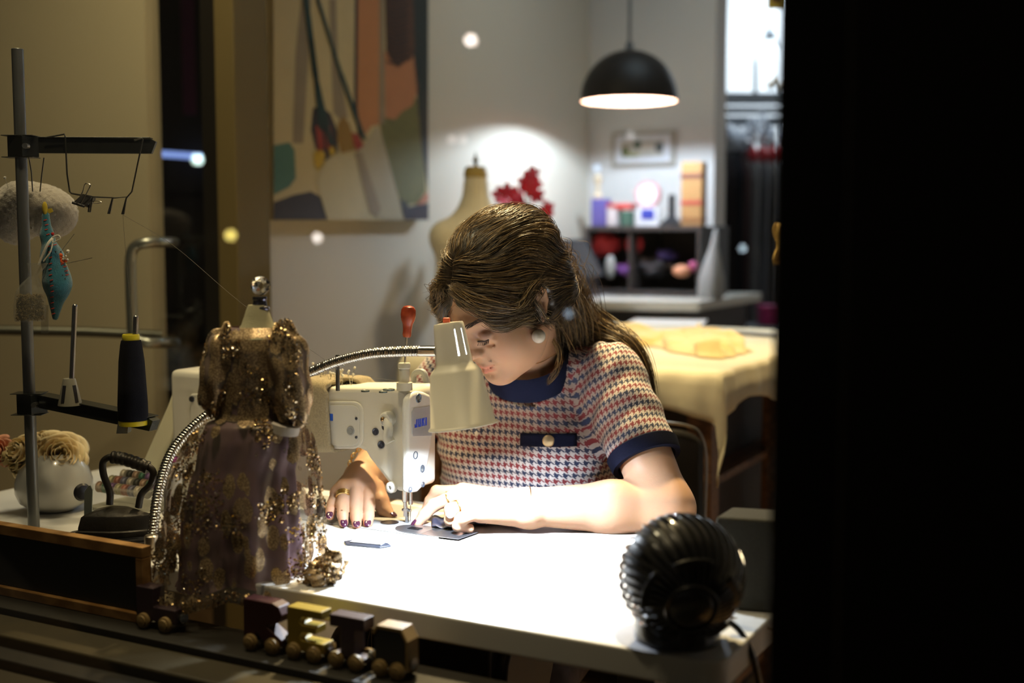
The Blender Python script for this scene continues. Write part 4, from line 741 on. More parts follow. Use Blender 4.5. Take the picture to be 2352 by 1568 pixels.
P, Q = S.mesh(.002); sobj('felt_body', P, Q, teal, fe)
g = G(); fq = lambda x, y: at(x, y, [yy_ for yy_ in np.linspace(Y_-.04, Y_+.03, 160) if S.ev(np.array([at(x, y, yy_)]))[0] < .0005][0]) if min(S.ev(np.array([at(x, y, yy_) for yy_ in np.linspace(Y_-.04, Y_+.03, 80)]))) < 0 else at(x, y, Y_)
stp = [(x, y) for (x, y) in [(113, 565), (115, 578), (116, 591), (116, 605), (115, 618), (116, 631), (118, 643), (119, 656), (120, 669), (119, 682), (120, 695), (121, 708), (123, 720), (104, 505), (107, 516), (106, 527), (110, 538), (146, 602), (149, 612), (152, 622), (154, 631), (143, 606), (126, 562)]]
for x, y in stp: a, b = fq(x-3, y+1)+(0, -.0006, 0), fq(x+4, y-1)+(0, -.0006, 0); g.tube([a, (a+b)/2+(0, -.0006, 0), b], .0008, 5)
obj('stitching', g, redst, fe)
g = G()
for x, y in ((144, 632), (150, 640), (140, 578), (128, 578)): g.sph(fq(x, y)+(0, -.0004, 0), .0013, 8)
obj('black_beads', g, blackp, fe)
g = G(); g.sph(fq(122, 537)+(0, -.002, 0), .0028, 12); obj('red_bead', g, M('red_bead', (.45, .01, .01), .25), fe)
g = G(); c_ = fq(143, 593)
for x, y in ((138, 592), (142, 600), (150, 598), (139, 586)): g.sph(at(x, y, c_[1]-.002), (.0038, .003, .0035), 10)
obj('orange_flower', g, M('orange_thread', (.75, .12, .02), .8), fe)
g = G()
for x, y in ((146, 590), (151, 588), (149, 594), (155, 596), (145, 595)): g.sph(at(x, y, c_[1]-.005), .0020, 8)
obj('white_beads', g, pinh, fe)
g = G(); g.sph(at(103, 478, Y_-.004), (.0045, .004, .011), 14); g.prism([at(108, 480, Y_), at(118, 478, Y_), at(122, 486, Y_), at(112, 490, Y_)], (0, .002, 0)); g.prism([at(133, 565, Y_), at(148, 590, Y_), at(158, 630, Y_), (at(152, 625, Y_)), at(142, 596, Y_)], (0, .002, 0)); obj('yellow_felt', g, M('yellow_felt', (.50, .38, .03), .9), fe)
for (a, b, h) in (((142, 575), (171, 537), 1), ((152, 605), (212, 592), 0), ((146, 590), (156, 577), 2)):
    g = G(); A_, B_ = at(*a, Y_-.01), at(*b, Y_-.025); g.cyl(A_, B_, .0006, n=6); o_ = obj('pin', g, pinst, fe)
    if h == 2: g = G(); g.sph(B_, .0030, 12); obj('pin_head', g, pinh, o_)
rib = M('white_ribbon', (.62, .60, .52), .6)
sa = thing('sachet', 'sheer organza sachet of dried lavender hanging by a white ribbon', 'sachet', at(70, 738, 1.99)); Y_ = 1.99
g = G(); g.tube(catmull([at(122, 545, Y_+.01), at(110, 560, Y_), at(96, 590, Y_), at(89, 608, Y_)], 6), .0020, 6); g.tube(catmull([at(122, 545, Y_+.01), at(117, 575, Y_+.0), at(100, 600, Y_)], 6), .0012, 6); g.tube(catmull([at(120, 545, Y_), at(133, 540, Y_), at(138, 548, Y_), at(124, 556, Y_)], 5), .0012, 6); obj('ribbon', g, rib, sa)
org = bpy.data.materials.new('organza'); org.use_nodes = True; nt = org.node_tree; nt.nodes.clear(); o_ = nd(nt, 'ShaderNodeOutputMaterial'); mx = nd(nt, 'ShaderNodeMixShader'); mx.inputs[0].default_value = .24; tr = nd(nt, 'ShaderNodeBsdfTransparent'); df_ = nd(nt, 'ShaderNodeBsdfPrincipled'); df_.inputs['Base Color'].default_value = (.42, .42, .38, 1); df_.inputs['Roughness'].default_value = .4
for a, b in ((tr.outputs[0], mx.inputs[1]), (df_.outputs[0], mx.inputs[2]), (mx.outputs[0], o_.inputs[0])): nt.links.new(a, b)
k = Y_/2800
def sach(u_, v_):
    t = u_*6.2832; zs = [(738, 34), (725, 36), (700, 36), (670, 32), (645, 17), (633, 9), (620, 15), (604, 22)]; i = v_*7; j = min(int(i), 6); y = zs[j][0]*(1-(i-j))+zs[j+1][0]*(i-j); r = zs[j][1]*(1-(i-j))+zs[j+1][1]*(i-j)
    cxp = 69+ (0 if y > 660 else (660-y)*.33); r *= 1+(.12*math.sin(7*t+v_*9) if v_ > .5 else .03*math.sin(4*t)); return at(cxp, y, Y_)+np.array((r*k*math.cos(t), r*k*.55*math.sin(t), 0))
g = G(); g.grid(sach, 48, 40, True); obj('organza_bag', g, org, sa)
g = G(); rr = np.random.default_rng(8)
for _ in range(1500):
    t = rr.uniform(0, 6.28); v = rr.uniform(.02, .97)**1; yv = 736-62*v; rmax = 33*k*(1-.1*v); rad = rmax*math.sqrt(rr.uniform(.25, 1)); c = at(69, yv, Y_)+np.array((rad*math.cos(t), rad*.5*math.sin(t), 0)); d = nrm(rr.normal(size=3)); L_ = .0030; x, y, _ = frame(d); 
    g.add([c-d*L_, c+x*.0010, c+y*.0010, c-x*.0010, c+d*L_], [(0, 1, 2), (0, 2, 3), (0, 3, 1), (4, 2, 1), (4, 3, 2), (4, 1, 3)])
obj('dried_lavender', g, M('lavender_seed', (.20, .15, .065), .8, var=.7, scale=400), sa, smooth=False, kind='stuff')
g = G(); g.prism([at(94, 700, 2.05), at(111, 700, 2.05), at(111, 762, 2.05), at(106, 765, 2.05), at(94, 764, 2.05)], (0, .002, 0)); obj('clear_tag', g, org, smooth=False, label='small clear plastic tag hanging by the thread pole', cat='tag')
# ================================================================= VASE OF ROSES
vc = onz(85, 1195, TZ); va = thing('rose_vase', 'round white vase of cream dried roses behind the thread pole', 'vase', (vc[0], vc[1]+.09, TZ)); vc = np.array((vc[0], vc[1]+.085, TZ)); k = vc[1]/2800; vz = lambda y: at(85, y, vc[1])[2]-TZ
g = G(); g.lathe([(30*k, .0), (50*k, .003), (78*k, .018), (87*k, .035), (86*k, .055), (76*k, .08), (62*k, .10), (50*k, .107), (46*k, .104)], vc, (0, 0, 1), 48); obj('vase_body', g, M('glazed_white', (.55, .55, .52), .18, var=.03, coat=.4), va)
rose = M('rose_cream', (.95, .70, .40), .7, var=.18, scale=25, sss=.1); rosed = M('rose_olive', (.38, .30, .14), .8, var=.25, scale=40)
def roseball(c, R, n0, seed, mat, npet=26):
    r2 = np.random.default_rng(seed); n0 = nrm(n0); x, y, d = frame(n0); g = G()
    for i in range(npet):
        f = (i+1)/npet; a0 = i*2.39996; tilt = .15+1.15*f; wd = .55+.5*(1-f); rr_ = R*(.10+.78*f)
        rt = R*(.16+.84*f); ht = R*(.50-.85*f*f)
        def pf(u_, v_, a0=a0, wd=wd, rt=rt, ht=ht, f=f, i=i):
            e = abs(2*u_-1); a = a0+(u_-.5)*2*wd*(.55+.45*v_); vv = v_*(1-.16*e**3+.05*math.sin(u_*9+i)); r_ = rt*(.15+.85*math.sin(min(vv, 1)*1.5708)**.8)*(1-.10*e*e)+.10*R*f*max(0, vv-.75)*4
            h = -.42*R+(ht+.42*R)*vv**(1.25-.5*f)-.16*R*f*max(0, vv-.8)*5+.05*R*math.sin(u_*8+i*2)*vv; return c+(x*math.cos(a)+y*math.sin(a))*r_+d*h
        g.grid(pf, 9, 7)
    return g
zr = vc[2]+.108
for i, (px, py, R_, n0, m_) in enumerate(((138, 1045, .052, (.40, -.85, .35), rose), (48, 1040, .046, (-.5, -.75, .4), rose), (95, 1020, .042, (.05, -.6, .8), rose), (150, 1060, .030, (.9, -.3, -.1), rosed), (45, 1072, .028, (-.4, -.9, -.1), rosed), (20, 1050, .030, (-.9, -.4, .1), rosed), (98, 1075, .026, (.1, -1, -.2), rosed))):
    g = roseball(at(px, py, vc[1]-.02+(.02 if i == 2 else 0)), R_, n0, i, m_, 30 if m_ is rose else 14); obj('rose', g, m_, va, solid=.0006, ang=180)
g = roseball(at(-6, 1035, vc[1]-.02), .03, (-.2, -.9, .3), 21, rose, 20); obj('rose', g, M('rose_pink', (.75, .35, .22), .7), va, solid=.0006, ang=180)
# ================================================================= FLAT IRON
ir = thing('flat_iron', 'antique cast iron flat iron with an upright looped handle on a trivet', 'iron', onz(265, 1235, TZ+.008)); cast = M('cast_iron', (.035, .032, .028), .42, .7, var=.3, scale=30, bump=.5, bscale=90); Yi = 1.93; zi = TZ+.014
icn = np.array((at(268, 1200, Yi)[0], Yi+.02, 0)); dI = nrm((.97, -.12, 0)); dJ = np.cross(Z, dI)
def iron_o(k, dz): # pointed shoe outline
    pts = []
    for t in np.linspace(0, 1, 16): pts.append((-.062+.125*t, .034*(1-max(0, (t-.35)/.65)**2.0)))
    return [icn+dI*x*k+dJ*y*k+Z*(zi+dz) for x, y in pts]+[icn+dI*x*k-dJ*y*k+Z*(zi+dz) for x, y in pts[::-1][1:]]
g = G(); rings = [iron_o(.98, 0), iron_o(1., .003), iron_o(.99, .011), iron_o(.93, .013), iron_o(.93, .017), iron_o(.86, .034), iron_o(.80, .037), iron_o(.30, .046)]; n = len(rings[0])
for r_ in rings: g.v += [tuple(p) for p in r_]
for j in range(len(rings)-1): g.f += [(j*n+i, j*n+(i+1) % n, (j+1)*n+(i+1) % n, (j+1)*n+i) for i in range(n)]
g.f += [tuple(range(n-1, -1, -1)), tuple(range((len(rings)-1)*n, len(rings)*n))]; g.m = [0]*len(g.f)
obj('iron_body', g, cast, ir)
g = G(); Yk = Yi+.02; g.tube(catmull([at(252, 1158, Yk), at(252, 1130, Yk), at(238, 1090, Yk), at(237, 1062, Yk), at(252, 1050, Yk), at(275, 1053, Yk), at(310, 1062, Yk), at(338, 1070, Yk), at(352, 1085, Yk), at(346, 1112, Yk), at(325, 1135, Yk), at(318, 1165, Yk)], 7), .0058, 14); hd_ = obj('handle', g, cast, ir)
g = G(); tt_ = catmull([at(256, 1050, Yk), at(280, 1053, Yk), at(310, 1062, Yk), at(340, 1074, Yk)], 14); g.tube(tt_, [.0098+.0012*abs(math.sin(i*.5)) for i in range(len(tt_))], 16); obj('handle_grip', g, cast, hd_)
tv = thing('trivet', 'dark metal trivet under the flat iron', 'trivet', (icn[0], icn[1], TZ)); g = G(); tz = TZ+.009
pts = [icn+dI*x+dJ*y+Z*tz for x, y in ((-.095, -.02), (-.085, -.036), (-.03, -.040), (.03, -.045), (.085, -.030), (.105, 0), (.085, .03), (.03, .045), (-.03, .040), (-.085, .036), (-.095, .02))]
g.prism(pts, (0, 0, .0035)); obj('plate', g, M('trivet_dark', (.04, .04, .045), .35, .8), tv, smooth=False, bevel=.001)
g = G(); pc2 = [icn+dI*x+dJ*y+Z*(tz+.0035+h) for x, y, h in ((-.10, -.034, .0), (-.09, -.042, .010), (-.07, -.042, .010), (-.05, -.040, .002), (.0, -.043, .001), (.05, -.046, .008), (.09, -.038, .009), (.10, -.02, 0))]; g.tube(catmull(pc2, 6), .0032, 8); obj('scroll_rim', g, MC['trivet_dark'], tv)
for x, y in ((-.08, -.02), (.08, -.02), (-.08, .02), (.08, .02)): g = G(); p = icn+dI*x+dJ*y; g.cyl((p[0], p[1], TZ), (p[0], p[1], tz+.001), .004); obj('foot', g, MC['trivet_dark'], tv)
# bobbin box
bx = thing('bobbin_box', 'clear plastic box of coloured bobbins behind the flat iron', 'box', at(265, 1170, 2.17)*(1, 1, 0)+(0, 0, TZ)); Yx = 2.17
clearp = M('clear_plastic', (.50, .49, .40), .25, var=.2, scale=60)
cB = at(266, 1150, Yx)*(1, 1, 0)+V*.012; g = G(); g.box(cB+V*.03+(0, 0, TZ+.022), (.14, .10, .044), RT); obj('lower_tray', g, org, bx, bevel=.003); g = G(); g.box(cB+V*.03+(0, 0, TZ+.0035), (.136, .096, .005), RT); obj('tray_floor', g, clearp, bx, smooth=False)
rr = np.random.default_rng(4); bcols = [(.42, .30, .22), (.10, .22, .15), (.22, .14, .28), (.45, .42, .28), (.40, .2, .16), (.2, .2, .26), (.5, .46, .38), (.08, .08, .07)]
for r_ in range(3):
    for c_ in range(8):
        p = cB+U*(-.056+.016*c_)+V*(.002+.03*r_)+Z*(TZ+.040+.006*r_); g = G(); g.lathe([(.0105, 0), (.0105, .001), (.0075, .0015), (.0075, .0085), (.0105, .009), (.0105, .010), (.003, .0101)], p, U, 16); obj('bobbin', g, M('bobbin_%d' % ((r_*3+c_) % 8), bcols[(r_*3+c_) % 8], .3, .3), bx)
wh = thing('bobbin_winder', 'small dark wheel with a grey metal bracket beside the vase', 'winder', at(195, 1175, 2.0)*(1, 1, 0)+(0, 0, TZ)); g = G(); g.lathe([(.004, -.004), (.014, -.003), (.015, 0), (.012, .004), (.004, .005)], at(189, 1130, 2.0), (.7, -.7, 0), 24); obj('wheel', g, blackp, wh)
g = G(); g.prism([at(x, y, 1.985) for x, y in ((193, 1160), (194, 1128), (203, 1116), (207, 1115), (212, 1125), (211, 1158))]+[], (0, .003, 0)); g.prism([at(193, 1160, 1.985), at(211, 1158, 1.985), at(211, 1188, 1.985), at(193, 1190, 1.985)], (0, .003, 0)); obj('bracket', g, M('pale_blue_metal', (.25, .30, .29), .4, .6), wh, smooth=False)
sp = thing('thread_spool', 'small white thread spool with a pink top left of the dress', 'thread', at(398, 1130, 1.98)*(1, 1, 0)+(0, 0, TZ)); q = at(398, 1130, 1.98)*(1, 1, 0)+(0, 0, TZ); zT = at(398, 1060, 1.98)[2]-TZ
g = G(); g.lathe([(.016, .0), (.017, .003), (.014, zT-.01), (.0125, zT)], q, (0, 0, 1), 24); obj('white_thread', g, M('white_yarn', (.6, .6, .58), .7), sp); g = G(); g.lathe([(.008, zT), (.009, zT+.008), (.006, zT+.009), (.005, zT+.003)], q, (0, 0, 1), 24); obj('pink_tip', g, M('pink_tip', (.6, .07, .35), .5), sp)
# ================================================================= MINIATURE DRESS FORM
dr = thing('miniature_dress_form', 'miniature linen dress form with a crystal knob, standing on the table', 'dress form', (at(565, 1300, 1.78)[0], 1.78, TZ)); YD = 1.77; kd = YD/2800
def dz(y): return at(590, y, YD)[2]
axx = lambda y: np.interp(y, (655, 850, 950, 1100, 1330), (598, 588, 585, 556, 552))
linn = M('neck_linen', (.36, .34, .22), .9, bump=.4, bscale=600)
g = G(); pf = [(715+60, 62), (765, 52), (745, 37), (725, 30), (712, 26), (700, 21)]
g.lathe([(r*kd, dz(y)) for y, r in pf], (at(592, 740, YD)[0], YD, 0), (0, 0, 1), 32); obj('neck', g, linn, dr)
g = G(); cx_ = at(597, 700, YD)[0]
g.lathe([(.001, dz(712)), (21*kd, dz(712)), (23*kd, dz(708)), (21*kd, dz(704)), (17*kd, dz(702)), (15*kd, dz(690)), (17*kd, dz(686)), (16*kd, dz(681)), (.001, dz(680))], (cx_, YD, 0), (0, 0, 1), 32); obj('neck_ring', g, M('gunmetal', (.06, .06, .08), .25, .8), dr)
bm_k = bmesh.new(); bmesh.ops.create_icosphere(bm_k, subdivisions=2, radius=23*kd); g = G(); cK = at(598, 656, YD); g.add([np.array(v.co)+cK for v in bm_k.verts], [tuple(v.index for v in f.verts) for f in bm_k.faces]); bm_k.free()
crys = bpy.data.materials.new('crystal'); crys.use_nodes = True; p_ = [n for n in crys.node_tree.nodes if n.type == 'BSDF_PRINCIPLED'][0]; p_.inputs['Transmission Weight'].default_value = 1; p_.inputs['Roughness'].default_value = .01; p_.inputs['IOR'].default_value = 1.6; p_.inputs['Base Color'].default_value = (.95, .95, .97, 1)
obj('crystal_knob', g, crys, dr, smooth=False)
# bodice and skirt
frm = dr; dr = thing('sequin_dress', 'sheer gold sequinned dress with puffed sleeves on the miniature dress form', 'dress', (at(565, 1300, 1.78)[0], 1.78, TZ+.005))
lil = M('lilac_lining', (.20, .12, .15), .6, var=.15, scale=8)
def lace(name, dens=.6):
    m = bpy.data.materials.new(name); m.use_nodes = True; nt = m.node_tree; nt.nodes.clear(); L = nt.links.new
    o = nd(nt, 'ShaderNodeOutputMaterial'); mx = nd(nt, 'ShaderNodeMixShader'); t = nd(nt, 'ShaderNodeBsdfTransparent'); p = nd(nt, 'ShaderNodeBsdfPrincipled'); tc = nd(nt, 'ShaderNodeTexCoord')
    p.inputs['Roughness'].default_value = .35; p.inputs['Metallic'].default_value = .5
    mp = nd(nt, 'ShaderNodeMapping'); mp.inputs['Scale'].default_value = (46, 46, 24); v = nd(nt, 'ShaderNodeTexVoronoi'); v.inputs['Scale'].default_value = 1
    nz = nd(nt, 'ShaderNodeTexNoise'); nz.inputs['Scale'].default_value = 14; m2 = nd(nt, 'ShaderNodeMix', data_type='RGBA', blend_type='ADD'); m2.inputs[0].default_value = .35
    L(tc.outputs['Object'], mp.inputs[0]); L(mp.outputs[0], m2.inputs[6]); L(nz.outputs[1], m2.inputs[7]); L(m2.outputs[2], v.inputs['Vector'])
    cr = nd(nt, 'ShaderNodeValToRGB'); cr.color_ramp.elements[0].position = dens; cr.color_ramp.elements[0].color = (1, 1, 1, 1); cr.color_ramp.elements[1].position = dens+.06; cr.color_ramp.elements[1].color = (.16, .16, .16, 1); L(v.outputs['Distance'], cr.inputs[0])
    wv = nd(nt, 'ShaderNodeTexVoronoi'); wv.inputs['Scale'].default_value = 420; L(tc.outputs['Object'], wv.inputs['Vector']); c2 = nd(nt, 'ShaderNodeValToRGB'); c2.color_ramp.elements[0].color = (.75, .56, .32, 1); c2.color_ramp.elements[1].color = (.26, .18, .10, 1); c2.color_ramp.elements[0].position = .15; c2.color_ramp.elements[1].position = .6; L(wv.outputs['Distance'], c2.inputs[0])
    m3 = nd(nt, 'ShaderNodeMix', data_type='RGBA'); m3.inputs[6].default_value = (.50, .44, .36, 1); L(cr.outputs[0], m3.inputs[0]); L(c2.outputs[0], m3.inputs[7]); L(m3.outputs[2], p.inputs['Base Color'])
    L(cr.outputs[0], mx.inputs[0]); L(t.outputs[0], mx.inputs[1]); L(p.outputs[0], mx.inputs[2]); L(mx.outputs[0], o.inputs[0]); return m
lac = lace('gold_lace')
SQ = []          # sequin sites (pos, normal)
def addsites(fn, n, seed, cl=26, spread=.05):
    r2 = np.random.default_rng(seed); C_ = r2.uniform(0, 1, (cl, 2))
    for _ in range(n):
        c = C_[r2.integers(cl)]; an_ = r2.uniform(0, 6.283); rd_ = spread*(.25+1.6*abs(math.cos(3*an_+c[0]*9)))*r2.uniform(.2, 1)**.5; u_ = (c[0]+rd_*.45*math.cos(an_)) % 1; v_ = c[1]+rd_*math.sin(an_)
        if not 0.01 < v_ < .985: continue
        p = fn(u_, v_); a = fn((u_+.004) % 1, v_)-p; b = fn(u_, min(v_+.004, 1))-p; n_ = np.cross(a, b); SQ.append((p, nrm(n_)))
def bod(u_, v_, e=0.):
    t = u_*6.2832; y = 960-210*v_; r = np.interp(y, (750, 775, 800, 850, 900, 950, 962), (66, 92, 100, 92, 84, 80, 84))+e; r *= (1+.015*math.sin(9*t+v_*4)); return np.array((at(axx(y)-3, y, YD)[0]+r*kd*1.02*math.cos(t), YD+r*kd*.66*math.sin(t), dz(y)))
g = G(); g.grid(lambda u_, v_: bod(u_, v_, -3), 48, 30, True); obj('bodice_lining', g, lil, dr, ang=180)
g = G(); g.grid(bod, 72, 40, True); obj('bodice', g, lac, dr, ang=180); addsites(lambda u, v: bod(u, v, 1.5), 2600, 1, 34, .06)
def skirt(u_, v_, e=0., hem=0.):
    t = u_*6.2832; y = 946+(424+10*math.sin(2*t+1)+8*math.sin(5*t))*v_; r = np.interp(y, (946, 972, 1010, 1100, 1200, 1320, 1345, 1385), (62, 126, 146, 172, 186, 190, 200, 203))+e
    fd = 1+(.035+.06*v_)*math.sin(9*t+math.sin(v_*3)*1.5)*min(1, v_*5)+.02*math.sin(17*t+v_*7)*min(1, v_*5)+.012*math.sin(v_*40+t*3)*v_
    bx_ = .10*max(0, v_-.84)/.16*max(0, math.cos(t-.3))**2; r = r*(fd+bx_*1.4)
    return np.array((at(axx(y), y, YD)[0]+r*kd*math.cos(t), YD+r*kd*.60*math.sin(t), dz(y)))
g = G(); g.grid(lambda u, v: skirt(u, v*.93, -8-46*min(1, v*3)), 90, 50, True); obj('skirt_lining', g, lil, dr, ang=180)
g = G(); g.grid(skirt, 180, 90, True); obj('skirt', g, lace('gold_lace_skirt', .42), dr, ang=180); addsites(lambda u, v: skirt(u, v, 1.5), 7600, 2, 60, .045)
def hemf(u_, v_): return skirt(u_, .93+.07*v_, 2+6*math.sin(v_*3.1)+3*math.sin(u_*90))
addsites(hemf, 1500, 3, 60, .2)
# puffed sleeves
def sleeve(cx, cy, rx, ry, lean, seed, name, n, yoff=-.01):
    c = at(cx, cy, YD+yoff); r2 = np.random.default_rng(seed); ph = r2.uniform(0, 6.28, 4)
    def f(u_, v_, e=0.):
        t = u_*6.2832; la = (v_-.5)*math.pi; n_ = 1+.07*math.sin(6*t+ph[0]+la*2)+.06*math.sin(4*la*2+ph[1]+t*2); pinch = 1-.10*math.cos(la*4)
        return c+np.array(((rx*math.cos(t)*math.cos(la)*n_*pinch+lean*math.sin(la))*kd+e, (rx*.85*math.sin(t)*math.cos(la)*n_)*kd, ry*math.sin(la)*n_*kd))
    g = G(); g.grid(f, 60, 36, True); obj(name, g, lac, dr, ang=180); addsites(f, n, seed+10, 20, .07)
    g = G(); g.grid(lambda u, v: c+(f(u, v)-c)*.90, 40, 24, True); obj('sleeve_lining', g, M('sleeve_lining_m', (.20, .14, .12), .6), dr, ang=180)
sleeve(505, 850, 46, 100, 18, 31, 'puff_sleeve', 900); sleeve(664, 862, 50, 116, -10, 32, 'puff_sleeve', 1200, -.03)
g = G(); c1_ = at(655, 985, YD-.03); g.lathe([(30*kd, -.007), (32*kd, -.006), (33*kd, .006), (28*kd, .008)], c1_, (.18, 0, 1), 32, fn=lambda t, h: 1.0); obj('sleeve_cuff', g, M('white_cuff', (.58, .54, .50), .7), dr)
# hem lobe resting on the table
def lobe(u_, v_):
    t = u_*6.2832; la = (v_-.5)*math.pi; c = onz(735, 1316, TZ+.018)+V*.012; n_ = 1+.15*math.sin(5*t+la*3)+.1*math.sin(9*la); return c+np.array((46*kd*math.cos(t)*math.cos(la)*n_, 34*kd*math.sin(t)*math.cos(la)*n_, max(-.017, .024*math.sin(la)*n_+.008*math.cos(t*1))))
g = G(); g.grid(lobe, 48, 24, True); obj('hem_flounce', g, lac, dr, ang=180); addsites(lobe, 900, 5, 30, .1)
rr = np.random.default_rng(12); g = G(); g.cm = 0
for i, (p, n_) in enumerate(SQ):
    n2 = nrm(n_*np.sign(np.dot(n_, p-np.array((at(560, 1000, YD)[0], YD, p[2]))) or 1)+rr.normal(size=3)*.38); x, y, _ = frame(n2); r_ = rr.uniform(.0011, .0019); c = p+n_*0+n2*.0010; g.cm = int(rr.random() < .22)
    g.add([c+(x*math.cos(a)+y*math.sin(a))*r_ for a in (0, 1.047, 2.094, 3.1416, 4.189, 5.236)], [(0, 1, 2, 3, 4, 5)])
obj('sequins', g, [M('sequin_gold', (.62, .44, .22), .24, 1., var=.3, scale=60), M('sequin_pale', (.75, .66, .55), .12, 1.)], dr, smooth=False, kind='stuff')
g = G(); zb_ = TZ; g.lathe([(.060, 0), (.062, .004), (.058, .010), (.012, .014), (.008, .02), (.008, dz(760)-TZ)], (at(556, 1300, YD)[0], YD+.045, TZ), (0, 0, 1), 32); obj('stand', g, blackp, frm)
# ================================================================= FAN
fc = onz(1562, 1478, TZ); fa = thing('desk_fan', 'black ball shaped ribbed desk fan on the table corner', 'fan', (fc[0], fc[1], TZ)); fb = M('glossy_black', (.018, .018, .019), .26, var=.1, coat=.6)
kf = fc[1]/2800; cF = at(1565, 1322, fc[1]+.01); RF_ = 150*kf; aF = nrm((.05, -.93, -.30)); xF, yF, _ = frame(aF)
bc_ = np.array((fc[0]-.001, fc[1]+.02, TZ)); g = G(); g.lathe([(.001, 0), (.052, 0), (.054, .002), (.053, .030), (.050, .036), (.042, .044), (.001, .045)], bc_, (0, 0, 1), 48); obj('base', g, fb, fa)
g = G(); g.lathe([(.060, 0), (.062, .0008), (.060, .0016), (.001, .0017)], (bc_[0]-.016, bc_[1]+.004, TZ), (0, 0, 1), 48); obj('rubber_mat', g, M('grey_mat', (.30, .31, .36), .6), fa)
nr = 36
for i in range(nr):
    a0 = 2*math.pi*i/nr; pts = []
    for la in np.linspace(.42, 2.75, 26):
        a = a0+.35*(la-1.5); pts.append(cF+aF*math.cos(la)*RF_*.97+(xF*math.cos(a)+yF*math.sin(a))*math.sin(la)*RF_)
    g = G(); N = len(pts); vs = []
    for j, p in enumerate(pts):
        rd = nrm(p-cF); tn_ = nrm(pts[min(j+1, N-1)]-pts[max(j-1, 0)]); sd = np.cross(rd, tn_); vs += [p+sd*.0013, p-sd*.0013, p-sd*.0013-rd*.006, p+sd*.0013-rd*.006]
    fs = [(4*j+q, 4*j+(q+1) % 4, 4*(j+1)+(q+1) % 4, 4*(j+1)+q) for j in range(N-1) for q in range(4)]+[(3, 2, 1, 0), (4*N-4, 4*N-3, 4*N-2, 4*N-1)]
    g.add(vs, fs); obj('rib', g, fb, fa)
g = G(); 
for la, w_ in ((.42, .0022), (2.75, .0022)): g.tube([cF+aF*math.cos(la)*RF_*.97+(xF*math.cos(a)+yF*math.sin(a))*math.sin(la)*RF_*.97 for a in np.linspace(0, 6.2832, 48, endpoint=False)], w_, 8, True)
obj('grille_ring', g, fb, fa)
g = G(); g.lathe([(.001, .006), (.020, .005), (.028, .0), (.031, -.006), (.029, -.012), (.001, -.012)], cF+aF*RF_*.88, aF, 40); obj('front_cap', g, fb, fa)
g = G(); g.sph(cF-aF*.012, RF_*.88, 32); obj('motor', g, M('motor_housing', (.012, .012, .013), .4), fa)
for i in range(5):
    a0 = i*1.2566; g = G()
    def bl_(u_, v_, a0=a0): a = a0+(u_-.5)*.9+v_*.3; r_ = .018+.042*v_; return cF+aF*(.055+.008*(u_-.5))+(xF*math.cos(a)+yF*math.sin(a))*r_
    g.grid(bl_, 8, 8); obj('fan_blade', g, M('blade_grey', (.03, .03, .03), .3), fa, solid=.0015)
g = G(); p_ = [at(1675, 1428, fc[1]+.04), at(1700, 1450, fc[1]+.03), at(1722, 1490, fc[1]+.02), at(1738, 1540, fc[1]+.03), at(1750, 1600, fc[1]+.05)]; g.tube(catmull(p_, 8), .0042, 10); obj('power_cable', g, fb, fa)
g = G(); g.tube(catmull([at(1672, 1416, 1.56), at(1710, 1425, 1.56), at(1783, 1449, 1.54), at(1830, 1462, 1.54)], 6), .0014, 6); obj('thin_cord', g, M('beige_cord', (.35, .28, .18), .7), label='thin beige cord running off the table corner behind the fan', cat='cord')
g = G(); a_, b_ = at(1640, 1410, 1.60), at(1870, 1406, 1.57)
zt_ = at(1700, 1187, 1.60)[2]; g.prism([(a_[0], a_[1], TZ+.001), (b_[0]-.02, b_[1], TZ+.001), (b_[0]-.02, b_[1], zt_), (a_[0], a_[1], zt_)], V*.07); spk = obj('speaker', g, M('grey_foam', (.04, .04, .032), .9, var=.5, scale=500, bump=.9, bscale=900), bevel=.004, label='dark grey textured speaker box behind the fan', cat='speaker')
# ================================================================= THINGS ON THE SILL
ZS = .7145
bwood = wood('frame_wood', (.22, .11, .03), (.36, .20, .07), .5, 5)
cbd = thing('chalkboard', 'small wood framed chalkboard leaning on the sill at the left', 'chalkboard', at(160, 1400, 1.83)*(1, 1, 0)+(0, 0, ZS))
a_ = at(326, 1258, 1.735); b_ = at(-40, 1206, 1.735+.20); a_z, b_z = a_[2], a_[2]
a0 = np.array((a_[0], a_[1], 0)); b0 = a0-U*.42; lean_ = V*.018; wd_ = .016
def brd(name, p, q, th, mat, zlo, zhi, off=0.):
    g = G(); g.prism([p*(1, 1, 0)-V*off+(0, 0, zlo)-lean_*0, q*(1, 1, 0)-V*off+(0, 0, zlo), q*(1, 1, 0)-V*off+(0, 0, zhi), p*(1, 1, 0)-V*off+(0, 0, zhi)], V*th); return obj(name, g, mat, cbd, smooth=False, bevel=.001)
fr1 = brd('top_rail', b0, a0, .018, bwood, a_z-.016, a_z); brd('side_rail', a0-U*.014, a0, .018, bwood, ZS+.0, a_z-.0165); brd('bottom_rail', b0, a0-U*.0145, .018, bwood, ZS, ZS+.014); brd('slate', b0, a0-U*.0145, .006, M('slate_black', (.006, .006, .006), .6), ZS+.0145, a_z-.0165, -.008)
